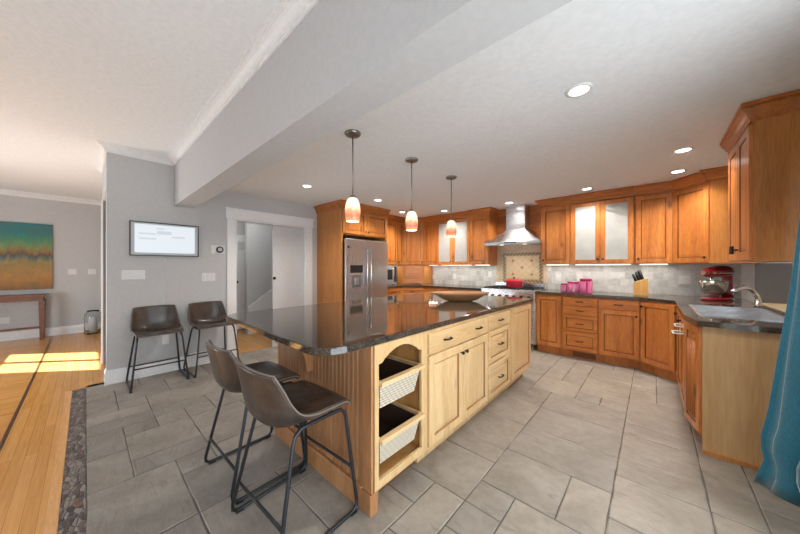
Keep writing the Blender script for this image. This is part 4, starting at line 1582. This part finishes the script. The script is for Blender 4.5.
# open basket cabinet
bw = 0.46
r = thing('basket_cabinet', 'open pine cabinet with arched top rail holding two wicker baskets', 'cabinet', (IX - 0.018, IY0 + 0.021, 0), pi / 2)
mb = MB()
hollow(mb, bw, ID, 0.115, 0.909, 0.02)
mb.build('cabinet_body', wood('honey_interior', srgb(176, 122, 62), srgb(202, 150, 88), srgb(216, 168, 108), 0.4, 'Z', 0.2), r)
ff = MB()
ff.box(0, 0.03, -0.018, 0, 0.115, 0.909).box(bw - 0.045, bw, -0.018, 0, 0.115, 0.909).box(0.03, bw - 0.045, -0.018, 0, 0.115, 0.16)
arch = [(0.03, 0.909), (0.03, 0.80)]
for k in range(13):
    t = k / 12
    arch.append((0.055 + (bw - 0.125) * t, 0.802 + 0.068 * sin(pi * t) ** 0.8))
arch += [(bw - 0.045, 0.80), (bw - 0.045, 0.909)]
vf = [ff.bm.verts.new((x, -0.018, z)) for x, z in arch]
vb = [ff.bm.verts.new((x, 0.0, z)) for x, z in arch]
ff.bm.faces.new(vf)
ff.bm.faces.new(list(reversed(vb)))
for i in range(len(arch)):
    j = (i + 1) % len(arch)
    ff.bm.faces.new((vf[j], vf[i], vb[i], vb[j]))
ff.build('face_frame', M['pine'], r)
MB().box(0.045, bw, 0.08, ID, 0.0, 0.114).build('toe_kick', M['bead'], r)
for zz in (0.680, 0.365):
    MB().box(0.02, 0.034, 0.0, ID - 0.02, zz - 0.016, zz).build('runner', M['pine'], r)
    MB().box(bw - 0.034, bw - 0.02, 0.0, ID - 0.02, zz - 0.016, zz).build('runner', M['pine'], r)


def basket(label, z, parentloc):
    r = thing('wicker_basket', label, 'basket', (IX + 0.012, IY0 + 0.021, z), pi / 2)
    x0, x1, y0, y1 = 0.046, bw - 0.05, 0.02, 0.52
    h = 0.15
    tp_ = 0.028
    mb = MB()
    A = [(x0, y0), (x1, y0), (x1, y1), (x0, y1)]
    B = [(x0 + tp_, y0 + tp_), (x1 - tp_, y0 + tp_), (x1 - tp_, y1 - tp_), (x0 + tp_, y1 - tp_)]
    t = 0.008
    Ai = [(x0 + t, y0 + t), (x1 - t, y0 + t), (x1 - t, y1 - t), (x0 + t, y1 - t)]
    Bi = [(x0 + tp_ + t, y0 + tp_ + t), (x1 - tp_ - t, y0 + tp_ + t), (x1 - tp_ - t, y1 - tp_ - t), (x0 + tp_ + t, y1 - tp_ - t)]
    R = [[mb.bm.verts.new((x, y, zz)) for x, y in pl] for pl, zz in ((B, -h), (A, 0), (Ai, 0), (Bi, -h + 0.008))]
    for i, (P, Q) in enumerate(zip(R, R[1:])):
        for k in range(4):
            f = mb.bm.faces.new((P[k], P[(k + 1) % 4], Q[(k + 1) % 4], Q[k]))
            f.material_index = 1 if i == 2 else 0
    mb.bm.faces.new(list(reversed(R[0])))
    mb.bm.faces.new(R[-1]).material_index = 1
    mb.build('basket_body', [M['wicker'], M['liner']], r)
    rm = MB()
    X0, X1, Y0, Y1 = 0.030, bw - 0.040, -0.016, 0.53
    rm.box(X0, X1, Y0, Y0 + 0.036, 0.001, 0.024).box(X0, X1, Y1 - 0.02, Y1, 0.001, 0.024).box(X0, X0 + 0.02, Y0 + 0.036, Y1 - 0.02, 0.001, 0.024).box(X1 - 0.02, X1, Y0 + 0.036, Y1 - 0.02, 0.001, 0.024)
    o = rm.build('rim', M['pine_h'], r, bevel=0.003)
    o['label'] = 'pale wooden rim'
    return r


basket('upper wicker basket in the open island cabinet', 0.681, None)
basket('lower wicker basket in the open island cabinet', 0.366, None)

y = IY0 + 0.021 + bw + 0.003
w = 2.412 - y
r = base('pine island cabinet with a wide drawer over paired doors', (IX, y, 0), pi / 2, w, ID,
         [('slab', 0.012, w - 0.008, 0.752, 0.89, ''), ('door', 0.012, w / 2 - 0.002, 0.135, 0.738, 'TR'), ('door', w / 2 + 0.002, w - 0.008, 0.135, 0.738, 'TL')], name='island_cabinet', mats=PN)
dr = [c for c in r.children if c.name.startswith('drawer')][0]
for xx in (w * 0.25, w * 0.78):
    pull_mb(xx, -0.02, 0.822).build('pull', M['bronze'], dr)
y2 = 2.415
w = 2.955 - y2
base('pine island drawer stack of three drawers', (IX, y2, 0), pi / 2, w, ID,
     [('slab', 0.01, w - 0.03, 0.765, 0.89, 'P'), ('drawer', 0.01, w - 0.03, 0.455, 0.745, 'P'), ('drawer', 0.01, w - 0.03, 0.135, 0.435, 'P')], name='island_drawer_cabinet', mats=PN)
y3 = 2.958
w = IY1 - y3
base('pine island cabinet with one full-height door, at the range end', (IX, y3, 0), pi / 2, w, ID,
     [('door', 0.03, w - 0.02, 0.135, 0.894, '')], name='island_cabinet', mats=PN)

# dough bowl on the island
r = thing('dough_bowl', 'long shallow wooden dough bowl on the far end of the island', 'bowl', (-1.63, 2.84, 0.9505), radians(42))
mb = MB()
mb.lathe([(0.0, 0.0), (0.09, 0.0), (0.14, 0.022), (0.20, 0.07), (0.24, 0.095), (0.232, 0.099), (0.19, 0.076), (0.13, 0.032), (0.08, 0.014), (0.0, 0.012)], seg=40, sx=1.42, sy=0.66)
mb.build('bowl_body', M['bowlwood'], r)

# ================================================================== bar stools
def lerp_tab(tab, v):
    n = len(tab) - 1
    f = max(0, min(0.99999, v)) * n
    i = int(f)
    t = f - i
    p0 = tab[max(i - 1, 0)]
    p1 = tab[i]
    p2 = tab[i + 1]
    p3 = tab[min(i + 2, n)]
    return [0.5 * ((2 * b) + (-a + c) * t + (2 * a - 5 * b + 4 * c - d) * t * t + (-a + 3 * b - 3 * c + d) * t ** 3) for a, b, c, d in zip(p0, p1, p2, p3)]


MID = [(0.215, 0.580), (0.17, 0.598), (0.06, 0.583), (-0.06, 0.570), (-0.150, 0.568), (-0.205, 0.610), (-0.230, 0.72), (-0.255, 0.855)]
EDG = [(0.205, 0.576), (0.17, 0.600), (0.07, 0.608), (-0.03, 0.616), (-0.105, 0.645), (-0.150, 0.702), (-0.182, 0.77), (-0.222, 0.850)]
HWD = [(0.208,), (0.218,), (0.226,), (0.232,), (0.231,), (0.224,), (0.216,), (0.200,)]


def make_stool(label, loc, rotz):
    r = thing('bar_stool', label, 'bar stool', loc, rotz, 'brown leather bar stools')
    mb = MB()
    NU, NV = 18, 36
    grid = []
    for j in range(NV + 1):
        v = j / NV
        m = lerp_tab(MID, v)
        e = lerp_tab(EDG, v)
        hw = lerp_tab(HWD, v)[0]
        row = []
        for i in range(NU + 1):
            u = -1 + 2 * i / NU
            k = abs(u) ** 2.8
            row.append(mb.bm.verts.new((hw * u * (1 - 0.03 * u * u), m[0] + (e[0] - m[0]) * k, m[1] + (e[1] - m[1]) * k)))
        grid.append(row)
    for j in range(NV):
        for i in range(NU):
            f = mb.bm.faces.new((grid[j][i], grid[j][i + 1], grid[j + 1][i + 1], grid[j + 1][i]))
            f.smooth = True
    rim = [grid[0][i].co.copy() for i in range(NU + 1)] + [grid[j][NU].co.copy() for j in range(1, NV + 1)] + [grid[NV][i].co.copy() for i in range(NU - 1, -1, -1)] + [grid[j][0].co.copy() for j in range(NV - 1, 0, -1)]
    s = mb.build('seat_shell', M['leather'], r)
    md = s.modifiers.new('thick', 'SOLIDIFY')
    md.thickness = 0.026
    md.offset = 0
    bv = s.modifiers.new('round', 'BEVEL')
    bv.width = 0.008
    bv.segments = 3
    bv.limit_method = 'ANGLE'
    bv.angle_limit = radians(50)
    MB().tube(rim, 0.0045, 6, closed=True).build('piping', M['stitch'], s)
    for sx in (-1, 1):
        a = [(sx * 0.185, -0.13, 0.594)]
        q = 0.247
        pts = [(sx * 0.188, 0.12, 0.560), (sx * 0.190, 0.150, 0.558), (sx * 0.194, 0.172, 0.540), (sx * 0.198, 0.180, 0.515), (sx * (q - 0.004), 0.218, 0.06), (sx * q, 0.216, 0.03), (sx * q, 0.195, 0.013), (sx * q, 0.165, 0.0105),
               (sx * q, -0.17, 0.0105), (sx * q, -0.205, 0.013), (sx * (q - 0.001), -0.224, 0.03), (sx * (q - 0.004), -0.226, 0.06), (sx * 0.194, -0.132, 0.50), (sx * 0.189, -0.118, 0.535), (sx * 0.187, -0.085, 0.558), (sx * 0.186, -0.04, 0.5605)]
        lg = MB().tube(pts, 0.0095, 10, closed=True).build('leg_frame', M['iron'], r)
        for yy in (0.19, -0.19):
            MB().box(sx * 0.247 - 0.012, sx * 0.247 + 0.012, yy - 0.02, yy + 0.02, 0.0, 0.012).build('floor_glide', M['black'], lg)
    zf = 0.235
    tf = (0.515 - zf) / 0.455
    xf = 0.198 + 0.045 * tf
    MB().tube([(-xf, 0.180 + 0.038 * tf, zf), (xf, 0.180 + 0.038 * tf, zf)], 0.008, 10).build('footrest', M['iron'], r)
    zr = 0.175
    tr = (0.50 - zr) / 0.44
    xr = 0.194 + 0.049 * tr
    MB().tube([(-xr, -0.132 - 0.094 * tr, zr), (xr, -0.132 - 0.094 * tr, zr)], 0.008, 10).build('cross_bar', M['iron'], r)
    MB().tube([(-0.186, 0.10, 0.561), (0.186, 0.10, 0.561)], 0.008, 8).tube([(-0.186, -0.06, 0.561), (0.186, -0.06, 0.561)], 0.008, 8).build('seat_frame', M['iron'], r)
    return r


s0 = make_stool('brown leather bar stool nearest the camera at the island corner', (-1.447, 0.765, 0.001), radians(3))
dup(s0, (-1.997, 0.768, 0.001), radians(1), 'brown leather bar stool at the island, second from the open basket cabinet')
dup(s0, (-4.32, 0.565, 0.001), radians(-90), 'brown leather bar stool against the grey wall directly under the wall display')
dup(s0, (-4.33, 1.115, 0.001), radians(-86), 'brown leather bar stool against the grey wall beside the white doorway casing')

# ================================================================== pendants and recessed lights
def pendant(label, y):
    r = thing('pendant_lamp', label, 'pendant light', (-1.845, y, ZK), 0, 'pendant lights over the island')
    MB().lathe([(0.0, 0.0), (0.066, 0.0), (0.066, -0.010), (0.055, -0.022), (0.02, -0.028), (0.0, -0.028)], seg=28).build('canopy', M['nickel'], r)
    MB().tube([(0, 0, -0.028), (0, 0, -0.515)], 0.0055, 10).build('stem', M['nickel'], r)
    MB().lathe([(0.0, -0.51), (0.012, -0.51), (0.026, -0.525), (0.030, -0.55), (0.0, -0.55)], seg=20).build('socket_cap', M['nickel'], r)
    mb = MB().lathe([(0.028, 0.195), (0.042, 0.185), (0.056, 0.15), (0.064, 0.10), (0.064, 0.055), (0.056, 0.005), (0.053, 0.0), (0.050, 0.002), (0.060, 0.055), (0.060, 0.10), (0.052, 0.148), (0.038, 0.18), (0.026, 0.19)], seg=32)
    bm = mb
    o = mb.build('glass_shade', M['shade'], r, loc=(0, 0, -0.73))
    o['label'] = 'amber and white art glass shade'
    MB().sphere((0, 0, -0.625), 0.024, 0.024, 0.035, seg=14).build('bulb', M['lens'], r)
    l = lamp('bulb_light', 'POINT', 9, (1.0, 0.84, 0.66), (0, 0, -0.70), shadow_soft_size=0.03)
    l.parent = r


pendant('pendant lamp with amber glass shade nearest the camera, over the stools end', 1.472)
pendant('middle pendant lamp of the three over the island', 2.236)
pendant('pendant lamp with amber glass shade furthest away, over the range end', 3.0)

LT = [((-0.344, 2.057), 'brightest round recessed light, alone in the ceiling nearest the camera'),
      ((0.211, 3.767), 'recessed light on the right, between sink cabinet and slanted corner cabinet'),
      ((0.215, 4.56), 'recessed light in front of the slanted cabinet above the mixer'),
      ((-0.694, 4.72), 'recessed light in front of the right frosted glass doors'),
      ((-1.845, 4.86), 'recessed light in front of the steel hood chimney'),
      ((-3.05, 4.70), 'recessed light in front of the left frosted glass doors'),
      ((-3.75, 4.25), 'recessed light before the slanted corner over the garage'),
      ((-3.376, 3.219), 'recessed light in front of the refrigerator doors'),
      ((-3.513, 2.016), 'recessed light nearest the white doorway')]
first = None
for (x, y), lab in LT:
    if first is None:
        r = thing('recessed_light', lab, 'ceiling light', (x, y, ZK), 0, 'recessed ceiling lights')
        MB().lathe([(0.052, -0.0005), (0.075, -0.0005), (0.074, -0.006), (0.054, -0.007), (0.052, -0.0005)], seg=28, cap=False).build('trim_ring', M['white'], r)
        MB().lathe([(0.0, -0.004), (0.054, -0.004), (0.054, -0.001), (0.0, -0.001)], seg=28).build('lens', M['lens'], r)
        l = lamp('downlight', 'SPOT', CAN_W, CAN_COL, (0, 0, -0.012), spot_size=radians(140), spot_blend=0.8, shadow_soft_size=0.05)
        l.parent = r
        first = r
    else:
        dup(first, (x, y, ZK), 0, lab)

# ================================================================== chair wall things
R90 = pi / 2   # things on the wall that looks to +x: local -y -> +x, local x -> +Y
r = thing('wall_display', 'wall-mounted lit display with pale calendar screen in a dark frame', 'display', (XL + 0.0005, 0.682, 1.678), R90)
W2, H2 = 0.34, 0.207
mb = MB()
fw = 0.012
mb.box(-W2, W2, -0.034, 0, H2 - fw, H2).box(-W2, W2, -0.034, 0, -H2, -H2 + fw).box(-W2, -W2 + fw, -0.034, 0, -H2 + fw, H2 - fw).box(W2 - fw, W2, -0.034, 0, -H2 + fw, H2 - fw)
mb.build('frame', M['frame'], r, bevel=0.002)
MB().box(-W2 + fw, W2 - fw, -0.026, -0.002, -H2 + fw, H2 - fw).build('mat_board', M['mat'], r)
sc_ = MB().box(-W2 + 0.045, W2 - 0.045, -0.028, -0.026, -H2 + 0.04, H2 - 0.03).build('screen', M['screen'], r)
for x0, x1, z0, z1 in ((-0.26, -0.10, 0.055, 0.073), (-0.26, -0.10, -0.005, 0.013), (-0.09, 0.05, 0.062, 0.104), (0.055, 0.19, 0.025, 0.045), (-0.10, -0.02, 0.125, 0.140)):
    MB().box(x0, x1, -0.0287, -0.028, z0, z1).build('text_bar', M['bar'], sc_)
pts = [(0, -0.004, 0.0), (0.006, -0.004, -0.1), (0.018, -0.004, -0.22), (0.014, -0.004, -0.34), (0.0, -0.005, -0.45), (-0.012, -0.005, -0.62), (-0.01, -0.006, -0.98)]
tag(MB().tube(pts, 0.003, 6).build('power_cord', M['plate'], loc=(XL + 0.001, 0.665, 1.47), rotz=R90), 'thin white cord hanging down the wall from the display', 'cord')
outlet('wide white four-gang light switch below the left end of the display', (XL + 0.0005, 0.38, 1.242), R90, 4, 'switch', 'light_switch')
outlet('white three-gang light switch between display and doorway', (XL + 0.0005, 1.14, 1.195), R90, 3, 'switch', 'light_switch')
outlet('white wall outlet behind the stool under the display', (XL + 0.0005, 0.676, 0.415), R90, 1)
r = thing('thermostat', 'white thermostat with a round dark dial beside the doorway', 'thermostat', (XL + 0.0005, 1.255, 1.583), R90)
MB().box(-0.085, 0.085, -0.006, 0, -0.058, 0.058).build('back_plate', M['plate'], r, bevel=0.004)
MB().lathe([(0.045, -0.006), (0.045, -0.026), (0.030, -0.028)], (0.02, 0, 0), 28, axis='Y').build('dial_ring', M['black'], r)
MB().lathe([(0.0, -0.0295), (0.029, -0.0295), (0.029, -0.02), (0.0, -0.02)], (0.02, 0, 0), 28, axis='Y').build('dial_face', M['mat'], r)
r = thing('floor_register', 'white louvred vent grille in the baseboard behind the stool by the doorway', 'vent', (XL + 0.0165, 1.05, 0.085), R90)
MB().box(-0.13, 0.13, -0.008, 0, -0.075, 0.1).build('grille_frame', M['white'], r, bevel=0.003)
for k in range(6):
    MB().box(-0.115, 0.115, -0.012, -0.008, -0.055 + k * 0.025, -0.045 + k * 0.025).build('louvre', M['mat'], r)

# ================================================================== living room
r = thing('painting', 'abstract canvas painting in teal, green and ochre', 'painting', (XP + 0.0005, -0.93, 0.915), R90)
MB().box(-0.5, 0.5, -0.04, 0, 0, 1.235).build('canvas', M['painting'], r, bevel=0.003)
r = thing('console_table', 'narrow brown wooden console table below the painting', 'table', (XP + 0.02, -1.14, 0), R90)
MB().box(-0.66, 0.66, -0.36, 0.0, 0.795, 0.83).build('tabletop', M['console'], r, bevel=0.004)
MB().box(-0.62, 0.62, -0.33, -0.03, 0.72, 0.795).build('apron', M['console'], r, bevel=0.003)
MB().box(-0.60, 0.60, -0.20, -0.17, 0.20, 0.235).build('stretcher', M['console'], r, bevel=0.003)
for x in (-0.6, 0.6):
    for yy in (-0.32, -0.05):
        mb = MB()
        a = 0.035
        b = 0.022
        bt = [mb.bm.verts.new((x + dx * b, yy + dy * b, 0)) for dx, dy in ((-1, -1), (1, -1), (1, 1), (-1, 1))]
        tt = [mb.bm.verts.new((x + dx * a, yy + dy * a, 0.72)) for dx, dy in ((-1, -1), (1, -1), (1, 1), (-1, 1))]
        mb.bm.faces.new(list(reversed(bt)))
        mb.bm.faces.new(tt)
        for k in range(4):
            mb.bm.faces.new((bt[k], bt[(k + 1) % 4], tt[(k + 1) % 4], tt[k]))
        mb.build('leg', M['console'], r)
r = thing('glass_vase', 'large clear glass jar vase on the oak floor by the wall corner', 'vase', (-8.40, 0.10, 0.0005))
MB().lathe([(0.0, 0.0), (0.112, 0.0), (0.125, 0.015), (0.128, 0.34), (0.115, 0.40), (0.085, 0.43), (0.085, 0.46), (0.079, 0.46), (0.079, 0.426), (0.108, 0.395), (0.121, 0.34), (0.118, 0.02), (0.105, 0.010), (0.0, 0.010)], seg=32).build('jar', M['clear'], r)
MB().lathe([(0.0, 0.011), (0.06, 0.011), (0.06, 0.30), (0.0, 0.30)], seg=20).build('candle', M['plate'], r)
outlet('white wall outlet low on the wall under the console table', (XP + 0.0005, -0.98, 0.37), R90, 2)
outlet('white light switch on the wall right of the painting', (XP + 0.0005, -0.18, 1.24), R90, 2, 'switch', 'light_switch')
outlet('white light switch on the painting wall nearest the corner', (XP + 0.0005, 0.09, 1.24), R90, 2, 'switch', 'light_switch')

# ================================================================== curtain
mb = MB()
NZ, NS = 30, 90
EDGE = [(0.0, 0.462), (0.06, 0.462), (0.3, 0.497), (0.6, 0.53), (0.9, 0.562), (1.21, 0.597), (1.7, 0.637), (2.3, 0.655)]


def edge_x(z):
    for (a, xa), (b, xb_) in zip(EDGE, EDGE[1:]):
        if z <= b:
            return xa + (xb_ - xa) * (z - a) / (b - a)
    return EDGE[-1][1]


rows = []
for j in range(NZ + 1):
    z = 0.004 + 2.28 * j / NZ
    row = []
    ex = edge_x(z)
    for i in range(NS + 1):
        s = i / NS
        # runs along the wall towards the camera, bellying out at the near edge
        back = 0.745
        base_x = back + (ex - back) * math.exp(-s * 5.0)
        y = 2.775 - 0.95 * s
        fold = sin(s * 2 * pi * 8 + 0.6 + 0.25 * sin(z * 2)) * 0.042 * min(1, 0.15 + s * 7)
        slump = 0.11 * sin(z * 13 + s * 9) * max(0, 0.42 - z) * min(1, z * 6)
        row.append(mb.bm.verts.new((base_x + fold + slump, y + 0.010 * sin(s * 2 * pi * 16), z)))
    rows.append(row)
for j in range(NZ):
    for i in range(NS):
        f = mb.bm.faces.new((rows[j][i], rows[j][i + 1], rows[j + 1][i + 1], rows[j + 1][i]))
        f.smooth = True
r = thing('curtain', 'teal floor-length curtain at the right edge beside the birch end cabinet', 'curtain', (0, 0, 0))
c = mb.build('fabric_panel', M['curtain'], r)
md = c.modifiers.new('thick', 'SOLIDIFY')
md.thickness = 0.006
MB().tube([(0.76, 2.80, 2.30), (0.76, -1.4, 2.30)], 0.014, 12).build('curtain_rod', M['bronze'], r)
